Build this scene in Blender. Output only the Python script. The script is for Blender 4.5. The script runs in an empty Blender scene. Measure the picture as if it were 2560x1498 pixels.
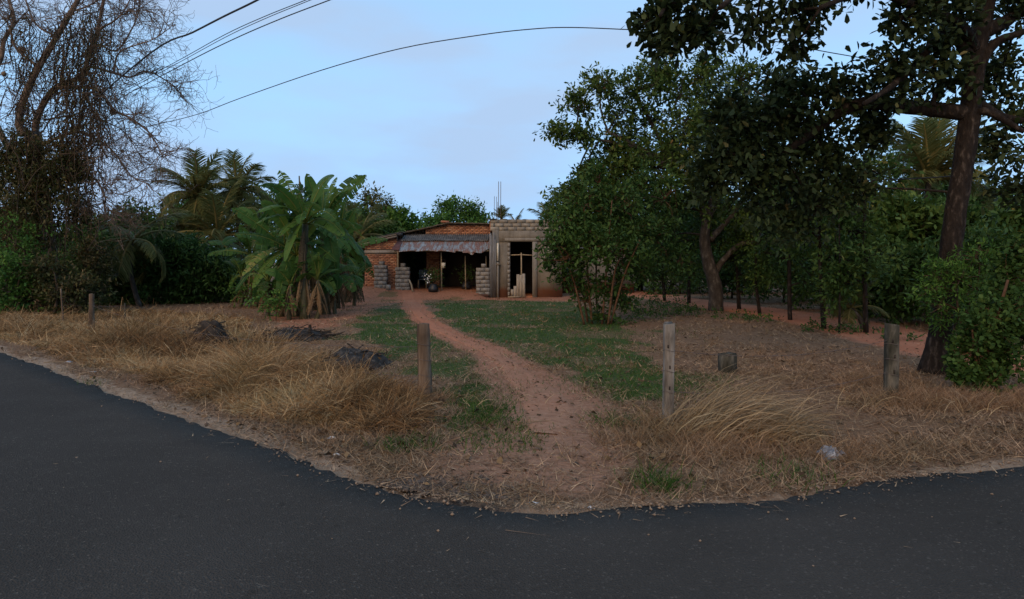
import bpy, math, random
import numpy as np

# ------------------------------------------------------------------ camera, sky, sun, exposure
S = bpy.context.scene
COL = S.collection
F, U0, V0, CH = 1600.0, 1280.0, 655.0, 1.6        # focal length (photo px), principal column, horizon row, eye height
cd = bpy.data.cameras.new('camera'); cam = bpy.data.objects.new('camera', cd); COL.objects.link(cam)
cam.location = (0, 0, CH); cam.rotation_euler = (math.pi/2, 0, 0)
cd.sensor_width = 36; cd.lens = 36*F/2560; cd.shift_y = -(749-V0)/2560; cd.clip_end = 3000; cd.clip_start = .05
S.camera = cam
SUN_EL, SUN_ROT = 26.0, 205.0                       # low sun behind the camera, off to the left
W = bpy.data.worlds.new('World'); S.world = W; W.use_nodes = True
nt = W.node_tree; nd = nt.nodes; lk = nt.links
bg = nd['Background']; bg.inputs[1].default_value = .15
sky = nd.new('ShaderNodeTexSky'); sky.sky_type = 'NISHITA'; sky.sun_disc = False
sky.sun_elevation = math.radians(SUN_EL); sky.sun_rotation = math.radians(SUN_ROT); sky.ozone_density = 2.5; sky.dust_density = .6
tc = nd.new('ShaderNodeTexCoord'); mp = nd.new('ShaderNodeMapping'); mp.inputs['Scale'].default_value = (1, 1, 3.4); mp.inputs['Location'].default_value = (.35, .1, .3)
nz = nd.new('ShaderNodeTexNoise'); nz.inputs['Scale'].default_value = 1.9; nz.inputs['Detail'].default_value = 5; nz.inputs['Roughness'].default_value = .5
rp = nd.new('ShaderNodeValToRGB'); rp.color_ramp.elements[0].position = .36; rp.color_ramp.elements[1].position = .68
rp.color_ramp.elements[0].color = (.62, .62, .62, 1); rp.color_ramp.elements[1].color = (.92, .92, .92, 1)
mx = nd.new('ShaderNodeMix'); mx.data_type = 'RGBA'
c2 = nd.new('ShaderNodeMix'); c2.data_type = 'RGBA'
c2.inputs['A'].default_value = (1.75, 3.45, 6.2, 1); c2.inputs['B'].default_value = (1.95, 2.95, 4.85, 1)   # thin high cloud in dusk light
lk.new(tc.outputs['Generated'], mp.inputs[0]); lk.new(mp.outputs[0], nz.inputs['Vector']); lk.new(nz.outputs[0], rp.inputs[0])
sx_ = nd.new('ShaderNodeSeparateXYZ'); lk.new(tc.outputs['Generated'], sx_.inputs[0])          # the veil is thicker along the slant path low in the sky
mr = nd.new('ShaderNodeMapRange'); mr.inputs['From Min'].default_value = 0; mr.inputs['From Max'].default_value = .45; mr.inputs['To Min'].default_value = .32; mr.inputs['To Max'].default_value = 0; lk.new(sx_.outputs[2], mr.inputs[0])
ad = nd.new('ShaderNodeMath'); ad.operation = 'ADD'; ad.use_clamp = True; lk.new(rp.outputs[0], ad.inputs[0]); lk.new(mr.outputs[0], ad.inputs[1])
lk.new(ad.outputs[0], mx.inputs['Factor']); lk.new(sky.outputs[0], mx.inputs['A']); lk.new(c2.outputs['Result'], mx.inputs['B'])
rp2 = nd.new('ShaderNodeValToRGB'); rp2.color_ramp.elements[0].position = .42; rp2.color_ramp.elements[1].position = .60
lk.new(nz.outputs[0], rp2.inputs[0]); lk.new(rp2.outputs[0], c2.inputs['Factor'])
lk.new(mx.outputs['Result'], bg.inputs[0])
sl = bpy.data.lights.new('sun', 'SUN'); sl.energy = 1.5; sl.angle = math.radians(50); sl.color = (1, .64, .34)
so = bpy.data.objects.new('sun', sl); COL.objects.link(so)
a_ = math.radians(SUN_ROT); so.rotation_euler = (math.radians(90-SUN_EL), 0, math.pi-a_)
S.view_settings.view_transform = 'Standard'; S.view_settings.look = 'None'; S.view_settings.exposure = .52; S.view_settings.gamma = 1
S.view_settings.use_white_balance = True; S.view_settings.white_balance_temperature = 7500; S.view_settings.white_balance_tint = 7   # the photograph is balanced for the blue dusk
S.render.engine = 'CYCLES'; S.cycles.use_denoising = True; S.cycles.max_bounces = 5; S.cycles.diffuse_bounces = 3
S.cycles.transmission_bounces = 3; S.cycles.glossy_bounces = 2

# ------------------------------------------------------------------ helpers
def P(u, v, Y): return np.array([(u-U0)/F*Y, Y, CH+(V0-v)/F*Y])
def G2(u, v):
    Y = F*CH/(v-V0); return np.array([(u-U0)/F*Y, Y])
rngT = np.random.default_rng(7); TAB = rngT.random((256, 256))
def vn(x, y, s=1.0, o=0):
    x = np.asarray(x, float)/s+o*17.3+1000; y = np.asarray(y, float)/s+o*9.1+1000
    xi = np.floor(x).astype(int); yi = np.floor(y).astype(int); fx = x-xi; fy = y-yi
    fx = fx*fx*(3-2*fx); fy = fy*fy*(3-2*fy)
    a = TAB[xi % 256, yi % 256]; b = TAB[(xi+1) % 256, yi % 256]; c = TAB[xi % 256, (yi+1) % 256]; d = TAB[(xi+1) % 256, (yi+1) % 256]
    return (a*(1-fx)+b*fx)*(1-fy)+(c*(1-fx)+d*fx)*fy
def ss(e0, e1, x):
    t = np.clip((np.asarray(x, float)-e0)/(e1-e0), 0, 1); return t*t*(3-2*t)
def nrm(a): return a/np.maximum(np.linalg.norm(a, axis=-1, keepdims=True), 1e-9)
def segdist(x, y, pl):
    best = np.full(np.shape(x), 1e9); t_at = np.zeros(np.shape(x))
    for i in range(len(pl)-1):
        a, b = pl[i], pl[i+1]; d = b-a; L2 = d@d
        t = np.clip(((x-a[0])*d[0]+(y-a[1])*d[1])/L2, 0, 1)
        q = np.hypot(x-a[0]-t*d[0], y-a[1]-t*d[1]); m = q < best
        best = np.where(m, q, best); t_at = np.where(m, i+t, t_at)
    return best, t_at
def inpoly(x, y, pl):
    ins = np.zeros(np.shape(x), bool); n = len(pl)
    for i in range(n):
        x1, y1 = pl[i]; x2, y2 = pl[(i+1) % n]
        c = ((y1 > y) != (y2 > y)) & (x < (x2-x1)*(y-y1)/((y2-y1) if y2 != y1 else 1e-9)+x1); ins ^= c
    return ins
def sdpoly(x, y, pl):
    d, _ = segdist(x, y, list(pl)+[pl[0]]); return np.where(inpoly(x, y, pl), -d, d)

class MB:
    def __init__(s): s.v = []; s.q = []; s.t = []; s.rq = []; s.rt = []; s.n = 0
    def add(s, V, Q=None, T=None, r=.5):
        V = np.asarray(V, float).reshape(-1, 3); s.v.append(V)
        if Q is not None and len(Q):
            Q = np.asarray(Q, int).reshape(-1, 4); s.q.append(Q+s.n); s.rq.append(np.broadcast_to(np.asarray(r, float), (len(Q),)))
        if T is not None and len(T):
            T = np.asarray(T, int).reshape(-1, 3); s.t.append(T+s.n); s.rt.append(np.broadcast_to(np.asarray(r, float) if np.ndim(r) == 0 or len(np.atleast_1d(r)) == len(T) else np.float64(.5), (len(T),)))
        s.n += len(V); return s
    def box(s, c, sz, rz=0, jit=0, rng=None, r=.5, rx=0):
        o = np.array([[x, y, z] for z in (-.5, .5) for y in (-.5, .5) for x in (-.5, .5)])*np.array(sz)
        if jit: o = o+rng.uniform(-jit, jit, o.shape)
        if rx: cx, sx = math.cos(rx), math.sin(rx); o = o@np.array([[1, 0, 0], [0, cx, sx], [0, -sx, cx]])
        if rz: cz, sz_ = math.cos(rz), math.sin(rz); o = o@np.array([[cz, sz_, 0], [-sz_, cz, 0], [0, 0, 1]])
        return s.add(o+np.array(c), [[0, 2, 3, 1], [4, 5, 7, 6], [0, 1, 5, 4], [2, 6, 7, 3], [0, 4, 6, 2], [1, 3, 7, 5]], r=r)
    def tube(s, pts, rad, sides=6, r=.5, cap=True, rough=0, rng=None):
        p = np.asarray(pts, float); n = len(p); rad = np.broadcast_to(np.asarray(rad, float), (n,))
        t = nrm(np.gradient(p, axis=0)); ref = np.array([0, 0, 1.]) if abs(t[:, 2]).mean() < .8 else np.array([1., 0, 0])
        a = nrm(np.cross(t, ref)); b = np.cross(t, a)
        th = np.arange(sides)*2*math.pi/sides
        R = rad[:, None]*(1+(rng.uniform(-rough, rough, (n, sides)) if rough else 0))
        V = p[:, None]+(a[:, None]*np.cos(th)[None, :, None]+b[:, None]*np.sin(th)[None, :, None])*R[..., None]
        i = np.arange(n-1)[:, None]*sides; k = np.arange(sides)[None]; k2 = (k+1) % sides
        Q = np.stack([i+k, i+k2, i+sides+k2, i+sides+k], -1).reshape(-1, 4)
        T = None
        if cap:
            V = np.concatenate([V.reshape(-1, 3), p[-1:]+t[-1:]*rad[-1]*.2, p[:1]]); kk = np.arange(sides); e = (n-1)*sides
            T = np.concatenate([np.stack([e+kk, e+(kk+1) % sides, np.full(sides, n*sides)], -1), np.stack([(kk+1) % sides, kk, np.full(sides, n*sides+1)], -1)])
        return s.add(V, Q, T, r)
    def leaves(s, p, d, n, L, Wd, r, kind=4, fold=.12, droop=0.):
        N = len(p); d = nrm(d); sd = nrm(np.cross(d, n)); up = np.cross(sd, d)
        L = np.broadcast_to(L, (N,))[:, None]; Wd = np.broadcast_to(Wd, (N,))[:, None]
        tip = p+d*L; tip[:, 2] -= droop*L[:, 0]
        if kind == 3:
            V = np.stack([p-sd*Wd/2, p+sd*Wd/2, tip], 1); s.add(V, T=np.arange(3*N).reshape(-1, 3), r=r)
        elif kind == 4:
            m = p+d*L*.5
            V = np.stack([p, m+sd*Wd*.5+up*fold*Wd, tip, m-sd*Wd*.5+up*fold*Wd], 1); s.add(V, np.arange(4*N).reshape(-1, 4), r=r)
        else:
            a = p+d*L*.38; b = p+d*L*.76; b[:, 2] -= droop*L[:, 0]*.5
            V = np.stack([p, a+sd*Wd*.36+up*fold*Wd, b+sd*Wd*.5+up*fold*Wd, tip, b-sd*Wd*.5+up*fold*Wd, a-sd*Wd*.36+up*fold*Wd], 1)
            k = np.arange(N)[:, None]*6
            s.add(V, np.concatenate([k+np.array([0, 1, 2, 3]), k+np.array([0, 3, 4, 5])], 1).reshape(-1, 4), r=np.repeat(r, 2) if np.ndim(r) else r)
        return s
    def mesh(s, name, mat, off=(0, 0, 0), smooth=False):
        V = np.concatenate(s.v)-np.asarray(off, float); me = bpy.data.meshes.new(name)
        q = np.concatenate(s.q) if s.q else np.zeros((0, 4), int); t = np.concatenate(s.t) if s.t else np.zeros((0, 3), int)
        nq, ntr = len(q), len(t)
        me.vertices.add(len(V)); me.vertices.foreach_set('co', V.astype(np.float32).ravel())
        me.loops.add(nq*4+ntr*3); me.loops.foreach_set('vertex_index', np.concatenate([q.ravel(), t.ravel()]).astype(np.int32))
        me.polygons.add(nq+ntr); me.polygons.foreach_set('loop_start', np.concatenate([np.arange(nq)*4, nq*4+np.arange(ntr)*3]).astype(np.int32))
        me.update(calc_edges=True)
        if smooth: me.polygons.foreach_set('use_smooth', np.ones(nq+ntr, bool))
        rr = np.concatenate([*(s.rq), *(s.rt)]) if (s.rq or s.rt) else np.zeros(0)
        at = me.attributes.new('r', 'FLOAT', 'FACE'); at.data.foreach_set('value', rr.astype(np.float32))
        me.materials.append(mat); return me
    def obj(s, name, mat, parent=None, loc=None, smooth=False):
        off = np.array(parent['_b']) if parent is not None else (np.array(loc) if loc is not None else np.zeros(3))
        o = bpy.data.objects.new(name, s.mesh(name, mat, off, smooth)); COL.objects.link(o)
        if parent is not None: o.parent = parent; o['_b'] = list(map(float, off))
        else: o.location = tuple(off)
        return o
def tag(o, label, cat, group=None, kind=None):
    o['label'] = label; o['category'] = cat
    if group: o['group'] = group
    if kind: o['kind'] = kind
    return o
def thing(name, label, cat, loc, group=None):
    o = bpy.data.objects.new(name, None); COL.objects.link(o); o.location = tuple(map(float, loc)); o.empty_display_size = .2
    o['_b'] = [float(c) for c in loc]; return tag(o, label, cat, group)
def struct(o, kind='structure'): o['kind'] = kind; return o

# ------------------------------------------------------------------ materials
class Mat:
    def __init__(s, name, rough=.85, spec=.25):
        s.m = bpy.data.materials.new(name); s.m.use_nodes = True; s.t = s.m.node_tree; s.p = s.t.nodes['Principled BSDF']
        s.p.inputs['Roughness'].default_value = rough; s.p.inputs['Specular IOR Level'].default_value = spec
    def n(s, k, **kw):
        x = s.t.nodes.new(k)
        for a, b in kw.items(): setattr(x, a, b)
        return x
    def l(s, a, b): s.t.links.new(a, b)
    def coord(s, kind='Object', sc=(1, 1, 1)):
        c = s.n('ShaderNodeTexCoord'); m = s.n('ShaderNodeMapping'); m.inputs['Scale'].default_value = sc; s.l(c.outputs[kind], m.inputs[0]); return m.outputs[0]
    def pos(s, sc=(1, 1, 1)):
        g = s.n('ShaderNodeNewGeometry'); m = s.n('ShaderNodeMapping'); m.inputs['Scale'].default_value = sc; s.l(g.outputs['Position'], m.inputs[0]); return m.outputs[0]
    def noise(s, vec, scale, detail=4, rough=.6):
        x = s.n('ShaderNodeTexNoise'); x.inputs['Scale'].default_value = scale; x.inputs['Detail'].default_value = detail; x.inputs['Roughness'].default_value = rough; s.l(vec, x.inputs['Vector']); return x.outputs[0]
    def ramp(s, fac, stops):
        x = s.n('ShaderNodeValToRGB'); e = x.color_ramp.elements
        while len(e) < len(stops): e.new(.5)
        for i, (p, c) in enumerate(stops): e[i].position = p; e[i].color = (*(c if np.ndim(c) else (c, c, c)), 1)
        s.l(fac, x.inputs[0]); return x.outputs[0]
    def mix(s, fac, a, b, mode='MIX'):
        x = s.n('ShaderNodeMix', data_type='RGBA', blend_type=mode)
        for k, val in (('Factor', fac), ('A', a), ('B', b)):
            if hasattr(val, 'is_linked') or hasattr(val, 'links'): s.l(val, x.inputs[k])
            elif k == 'Factor': x.inputs[k].default_value = val
            else: x.inputs[k].default_value = (*val, 1)
        return x.outputs['Result']
    def attr(s, name, out='Fac'): x = s.n('ShaderNodeAttribute', attribute_name=name); return x.outputs[out]
    def math(s, op, a, b=0.):
        x = s.n('ShaderNodeMath', operation=op)
        for i, val in enumerate((a, b)):
            if hasattr(val, 'links'): s.l(val, x.inputs[i])
            else: x.inputs[i].default_value = val
        return x.outputs[0]
    def base(s, c):
        if hasattr(c, 'links'): s.l(c, s.p.inputs['Base Color'])
        else: s.p.inputs['Base Color'].default_value = (*c, 1)
        return s
    def bump(s, h, strength=.5, dist=.01):
        b = s.n('ShaderNodeBump'); b.inputs['Strength'].default_value = strength; b.inputs['Distance'].default_value = dist; s.l(h, b.inputs['Height']); s.l(b.outputs[0], s.p.inputs['Normal']); return s
def leaf_mat(name, stops, trans=.28, rough=.6, spec=.14):
    M = Mat(name, rough, spec); c = M.ramp(M.attr('r'), stops)
    c = M.mix(M.ramp(M.noise(M.pos(), 1.3, 2), [(.3, 0), (.7, 1)]), M.mix(1., c, (.72, .78, .72), 'MULTIPLY'), c)
    M.base(c); tr = M.n('ShaderNodeBsdfTranslucent'); M.l(c, tr.inputs[0]); ms = M.n('ShaderNodeMixShader'); ms.inputs[0].default_value = trans
    M.l(M.p.outputs[0], ms.inputs[1]); M.l(tr.outputs[0], ms.inputs[2]); M.l(ms.outputs[0], M.t.nodes['Material Output'].inputs[0]); return M.m
def simple(name, stops, scale=6, rough=.85, spec=.2, bump=.3, sc=(1, 1, 1), coord='pos', dist=.01, detail=6):
    M = Mat(name, rough, spec); v = M.pos(sc) if coord == 'pos' else M.coord('Object', sc); n = M.noise(v, scale, detail); M.base(M.ramp(n, stops))
    if bump: M.bump(n, bump, dist)
    return M.m
m = {}
m['leaf_dark'] = leaf_mat('leaf_dark', [(0, (.021, .046, .011)), (.55, (.048, .101, .025)), (1, (.098, .161, .041))])
m['leaf_mid'] = leaf_mat('leaf_mid', [(0, (.035, .072, .018)), (.55, (.078, .134, .031)), (.93, (.149, .203, .048)), (1, (.265, .226, .066))])
m['leaf_green'] = leaf_mat('leaf_green', [(0, (.031, .086, .020)), (.6, (.078, .172, .033)), (1, (.171, .273, .057))])
m['leaf_olive'] = leaf_mat('leaf_olive', [(0, (.048, .060, .022)), (.6, (.118, .126, .042)), (1, (.235, .198, .084))])
m['leaf_big'] = leaf_mat('leaf_big', [(0, (.014, .024, .012)), (.5, (.034, .055, .022)), (.86, (.062, .085, .030)), (1, (.14, .12, .05))], .2)
m['leaf_cashew'] = leaf_mat('leaf_cashew', [(0, (.028, .056, .014)), (.55, (.075, .125, .030)), (.93, (.145, .19, .048)), (1, (.22, .14, .05))], .32)
m['leaf_vine'] = leaf_mat('leaf_vine', [(0, (.028, .034, .012)), (.4, (.060, .072, .024)), (.75, (.125, .095, .045)), (1, (.19, .135, .07))])
m['leaf_palm'] = leaf_mat('leaf_palm', [(0, (.07, .085, .03)), (.5, (.17, .18, .062)), (1, (.42, .31, .13))], .5, .5)
m['leaf_banana'] = leaf_mat('leaf_banana', [(0, (.025, .066, .015)), (.5, (.058, .135, .030)), (.85, (.11, .19, .042)), (1, (.28, .24, .08))], .38, .5)
m['leaf_dead'] = leaf_mat('leaf_dead', [(0, (.05, .032, .022)), (.6, (.12, .075, .045)), (1, (.24, .16, .09))], .2, .8, .1)
m['straw'] = leaf_mat('straw', [(0, (.085, .045, .022)), (.4, (.28, .157, .076)), (.75, (.46, .295, .155)), (1, (.64, .47, .28))], .25, .8, .1)
m['straw_pale'] = leaf_mat('straw_pale', [(0, (.12, .075, .042)), (.5, (.29, .20, .115)), (1, (.54, .41, .25))], .2, .6, .25)
m['straw_litter'] = leaf_mat('straw_litter', [(0, (.09, .052, .033)), (.5, (.26, .16, .098)), (1, (.52, .36, .23))], .1, .8, .15)
m['lawn'] = leaf_mat('lawn', [(0, (.024, .061, .012)), (.6, (.050, .110, .020)), (.92, (.099, .154, .030)), (1, (.242, .187, .080))], .25)
m['bark'] = simple('bark', [(.3, (.008, .006, .005)), (.55, (.020, .015, .012)), (.72, (.075, .060, .050))], 17, .9, .15, 1., (1, 1, .4), dist=.05)
m['bark_pale'] = simple('bark_pale', [(.3, (.022, .018, .015)), (.55, (.055, .047, .04)), (.75, (.15, .135, .12))], 8, .9, .15, .7, (1, 1, .5), dist=.02)
m['bark_bare'] = simple('bark_bare', [(.3, (.065, .045, .035)), (.55, (.15, .11, .085)), (.75, (.27, .22, .175))], 6, .9, .15, .4)
m['bark_red'] = simple('bark_red', [(.3, (.045, .025, .015)), (.6, (.11, .06, .035)), (.8, (.16, .10, .06))], 8, .9, .15, .3)
m['vine_stem'] = simple('vine_stem', [(.3, (.03, .022, .015)), (.6, (.07, .05, .034)), (.8, (.13, .10, .07))], 8, .9, .15, 0)
m['banana_stem'] = simple('banana_stem', [(.3, (.02, .018, .01)), (.5, (.05, .05, .022)), (.7, (.11, .085, .045))], 5, .6, .3, .3, (3, 3, .6))
m['block'] = simple('block', [(.25, (.12, .11, .096)), (.5, (.20, .185, .165)), (.75, (.29, .27, .24))], 7, .95, .1, .2)
m['post_wood'] = simple('post_wood', [(.3, (.05, .036, .026)), (.55, (.12, .085, .06)), (.75, (.21, .165, .125))], 10, .95, .1, .9, (1.6, 1.6, .18), dist=.012)
m['post_grey'] = simple('post_grey', [(.28, (.065, .058, .05)), (.5, (.155, .14, .122)), (.72, (.26, .24, .215))], 9, .95, .1, .7, (1.5, 1.5, .35), dist=.008)
m['post_moss'] = simple('post_moss', [(.3, (.022, .022, .017)), (.5, (.05, .048, .038)), (.72, (.14, .125, .10))], 8, .95, .1, .8, (1.4, 1.4, .5), dist=.01)
m['mortar'] = simple('mortar', [(.3, (.10, .075, .06)), (.7, (.18, .14, .115))], 12, .95, .1, .3)
m['iron'] = simple('iron', [(.3, (.06, .045, .04)), (.7, (.13, .10, .09))], 20, .7, .4, 0)
m['wire'] = simple('wire', [(.4, (.016, .016, .018)), (.6, (.025, .025, .028))], 5, .6, .3, 0)
m['pole_wood'] = simple('pole_wood', [(.3, (.20, .155, .10)), (.7, (.36, .29, .20))], 6, .85, .2, .3, (2, 2, .4))
m['ash'] = simple('ash', [(.3, (.015, .014, .013)), (.55, (.04, .036, .033)), (.75, (.13, .115, .10))], 14, .95, .1, .8, dist=.02)
m['charred'] = simple('charred', [(.3, (.012, .011, .010)), (.7, (.055, .045, .038))], 10, .95, .1, .3)
m['plastic'] = simple('plastic', [(.35, (.10, .11, .13)), (.55, (.26, .27, .29)), (.75, (.58, .58, .58))], 12, .45, .4, .3)
m['paper'] = simple('paper', [(.3, (.55, .56, .57)), (.7, (.74, .74, .72))], 9, .7, .2, .2)
m['black_plastic'] = simple('black_plastic', [(.3, (.008, .008, .009)), (.7, (.02, .02, .022))], 8, .45, .4, .2)
m['blue_plastic'] = simple('blue_plastic', [(.3, (.02, .04, .07)), (.7, (.05, .08, .12))], 8, .45, .4, .1)
m['pale_plastic'] = simple('pale_plastic', [(.3, (.42, .40, .33)), (.7, (.58, .56, .48))], 8, .5, .3, .1)
m['petal'] = simple('petal', [(.3, (.7, .7, .66)), (.7, (.8, .8, .78))], 8, .6, .2, 0)
m['stone'] = simple('stone', [(.3, (.035, .029, .024)), (.7, (.13, .10, .08))], 30, .9, .2, .3)
m['grit'] = simple('grit', [(.3, (.12, .085, .06)), (.7, (.30, .22, .155))], 30, .9, .2, 0)
m['nut'] = simple('nut', [(.3, (.10, .07, .045)), (.7, (.20, .15, .10))], 20, .8, .2, .3)

def m_brick():
    M = Mat('brick', .92, .15); oi = M.n('ShaderNodeObjectInfo')
    c = M.ramp(M.math('FRACT', M.math('ADD', oi.outputs['Random'], M.math('MULTIPLY', M.attr('r'), .999))), [(0, (.20, .075, .042)), (.3, (.32, .12, .062)), (.65, (.42, .175, .09)), (1, (.52, .27, .155))])
    n = M.noise(M.pos(), 22, 5); c = M.mix(M.ramp(n, [(.35, .0), (.75, .45)]), c, (.40, .27, .20))
    st = M.ramp(M.noise(M.pos((1, 1, .4)), 1.7, 4), [(.58, 0), (.78, .6)]); c = M.mix(st, c, (.085, .06, .05)); M.base(c); M.bump(n, .5, .006); return M.m
m['brick'] = m_brick()
def m_concrete(name, a, b, soil=True):
    M = Mat(name, .95, .1); p = M.pos(); n1 = M.noise(p, 2.2, 8, .7); n2 = M.noise(M.pos((3, 3, .35)), 2.5, 5); n3 = M.noise(p, 30, 3)
    c = M.ramp(n1, [(.25, a), (.75, b)]); c = M.mix(M.ramp(n2, [(.5, 0), (.75, .7)]), c, tuple(x*.38 for x in a)); c = M.mix(.25, c, M.ramp(n3, [(.3, a), (.7, b)]))
    if soil:
        g = M.n('ShaderNodeNewGeometry'); sx = M.n('ShaderNodeSeparateXYZ'); M.l(g.outputs['Position'], sx.inputs[0])
        h = M.math('ADD', sx.outputs[2], M.math('MULTIPLY', n1, -.55)); c = M.mix(M.ramp(h, [(0, 1), (.25, 0)]), c, (.15, .07, .045))
    M.base(c); M.bump(M.math('ADD', n1, M.math('MULTIPLY', n3, .4)), .6, .012); return M.m
m['concrete'] = m_concrete('concrete', (.095, .085, .07), (.23, .21, .18))
m['concrete_pale'] = m_concrete('concrete_pale', (.13, .12, .105), (.25, .235, .21), False)
m['plaster_band'] = m_concrete('plaster_band', (.24, .21, .18), (.38, .34, .30), False)
m['parapet_block'] = simple('parapet_block', [(.25, (.10, .09, .072)), (.5, (.215, .195, .165)), (.75, (.32, .295, .25))], 3.5, .95, .1, .25)
m['inner_shaded'] = m_concrete('inner_shaded', (.045, .035, .028), (.10, .07, .05), False)  # very dark wall colour carries the shade of the rooms
def m_tin():
    M = Mat('tin', .55, .4); v = M.pos((7, 1.2, 1.2)); n = M.noise(v, 1.1, 6, .65); f = M.noise(M.pos((3, 1, 1)), 9, 4)
    c = M.ramp(f, [(.3, (.20, .195, .185)), (.7, (.36, .35, .33))]); c = M.mix(M.ramp(n, [(.42, 0), (.53, .95)]), c, M.ramp(f, [(.3, (.10, .042, .026)), (.7, (.22, .095, .052))]))
    M.base(c); mt = M.ramp(n, [(.46, .55), (.56, 0)]); M.l(mt, M.p.inputs['Metallic']); return M.m
m['tin'] = m_tin()
m['tin_rust'] = simple('tin_rust', [(.3, (.07, .03, .027)), (.7, (.14, .06, .05))], 5, .8, .2, .2)
m['asbestos'] = simple('asbestos', [(.3, (.045, .044, .044)), (.55, (.095, .093, .09)), (.8, (.21, .20, .185))], 4, .95, .1, .3)
m['roof_old'] = simple('roof_old', [(.3, (.045, .04, .032)), (.55, (.10, .085, .065)), (.8, (.17, .13, .10))], 6, .95, .1, .5)
m['fascia'] = simple('fascia', [(.3, (.15, .12, .09)), (.7, (.27, .225, .18))], 7, .9, .1, .3, (.6, 3, 3))
m['plank'] = simple('plank', [(.3, (.19, .16, .125)), (.55, (.30, .26, .21)), (.8, (.40, .36, .30))], 7, .9, .1, .4, (4, 4, .5))
m['plank_dark'] = simple('plank_dark', [(.3, (.10, .10, .10)), (.7, (.22, .22, .22))], 7, .9, .1, .4, (4, 4, .4))
def m_asphalt():
    M = Mat('asphalt', .95, .08); p = M.pos(); n = M.noise(p, 120, 3, .7); b = M.noise(p, .8, 4); vo = M.n('ShaderNodeTexVoronoi'); vo.inputs['Scale'].default_value = 90; M.l(p, vo.inputs['Vector'])
    c = M.ramp(b, [(.3, (.046, .043, .038)), (.7, (.061, .056, .050))]); c = M.mix(M.ramp(n, [(.35, .7), (.65, 0)]), c, (.028, .024, .020)); c = M.mix(M.ramp(vo.outputs['Color'], [(.80, 0), (.95, .6)]), c, (.14, .125, .105))
    pt = M.ramp(M.noise(p, 7, 4, .7), [(.64, 0), (.74, .75)]); c = M.mix(pt, c, (.020, .019, .016)); c = M.mix(M.ramp(M.noise(p, .35, 5, .65), [(.45, 0), (.7, .35)]), c, (.085, .079, .070)); c = M.mix(M.ramp(M.noise(M.pos((1.2, 1.2, 1)), 2.6, 6, .75), [(.55, 0), (.75, .5)]), c, (.034, .032, .029)); M.base(c)
    M.bump(M.math('ADD', n, M.math('MULTIPLY', vo.outputs['Distance'], 1.2)), .75, .008); return M.m
m['asphalt'] = m_asphalt()
SOIL_STOPS = [(.25, (.26, .09, .046)), (.55, (.41, .158, .086)), (.8, (.48, .225, .135))]
def m_ground():
    M = Mat('ground', .95, .1); p = M.pos(); zc = M.n('ShaderNodeAttribute', attribute_name='zone'); sp = M.n('ShaderNodeSeparateColor'); M.l(zc.outputs['Color'], sp.inputs[0]); al = zc.outputs['Alpha']
    n1 = M.noise(p, 1.1, 6); n2 = M.noise(p, 14, 6, .7); n3 = M.noise(p, 70, 3, .7)
    dry = M.ramp(n2, [(.25, (.11, .06, .034)), (.5, (.23, .135, .078)), (.75, (.34, .22, .13))]); dry = M.mix(M.ramp(n1, [(.4, 0), (.75, .35)]), dry, (.22, .11, .065)); dry = M.mix(M.ramp(n3, [(.42, .55), (.6, 0)]), dry, (.07, .048, .035))
    soil = M.ramp(M.math('ADD', M.math('MULTIPLY', n1, .5), M.math('MULTIPLY', n2, .5)), SOIL_STOPS); soil = M.mix(M.ramp(n3, [(.3, .3), (.6, 0)]), soil, (.15, .08, .055))
    gp_ = M.n('ShaderNodeNewGeometry'); sy_ = M.n('ShaderNodeSeparateXYZ'); M.l(gp_.outputs['Position'], sy_.inputs[0]); soil = M.mix(M.ramp(M.math('ADD', M.math('MULTIPLY', sy_.outputs[1], .05), M.math('MULTIPLY', M.math('SUBTRACT', n1, .5), .5)), [(.3, .72), (.75, .12)]), soil, M.ramp(n2, [(.3, (.17, .105, .068)), (.7, (.33, .22, .15))]))
    grn = M.ramp(n2, [(.3, (.030, .052, .016)), (.6, (.062, .088, .03)), (.8, (.14, .12, .06))])
    snd = M.ramp(n2, [(.3, (.21, .15, .105)), (.7, (.37, .275, .195))])
    w = lambda ch, lo=.30, hi=.60: M.ramp(M.math('ADD', ch, M.math('MULTIPLY', M.math('SUBTRACT', n2, .5), .9)), [(lo, 0), (hi, 1)])
    c = M.mix(w(sp.outputs[1]), dry, soil); c = M.mix(w(sp.outputs[0]), c, grn); c = M.mix(w(sp.outputs[2]), c, snd); c = M.mix(w(al), c, M.ramp(n3, [(.35, (.02, .018, .017)), (.65, (.075, .06, .05))]))
    M.base(c); M.bump(M.math('ADD', n2, M.math('MULTIPLY', n3, .6)), .8, .03); return M.m
m['ground'] = m_ground()
def m_soil():
    M = Mat('red_soil', .95, .1); p = M.pos(); n1 = M.noise(p, 1.1, 6); n2 = M.noise(p, 14, 6, .7); n3 = M.noise(p, 70, 3, .7)
    c = M.ramp(M.math('ADD', M.math('MULTIPLY', n1, .5), M.math('MULTIPLY', n2, .5)), SOIL_STOPS); c = M.mix(M.ramp(n3, [(.3, .3), (.6, 0)]), c, (.15, .08, .055)); gp_ = M.n('ShaderNodeNewGeometry'); sy_ = M.n('ShaderNodeSeparateXYZ'); M.l(gp_.outputs['Position'], sy_.inputs[0]); c = M.mix(M.ramp(M.math('ADD', M.math('MULTIPLY', sy_.outputs[1], .05), M.math('MULTIPLY', M.math('SUBTRACT', n1, .5), .5)), [(.3, .72), (.75, .12)]), c, M.ramp(n2, [(.3, (.17, .105, .068)), (.7, (.33, .22, .15))])); M.base(c); M.bump(M.math('ADD', n2, M.math('MULTIPLY', n3, .6)), .6, .02); return M.m
m['soil'] = m_soil()
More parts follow.
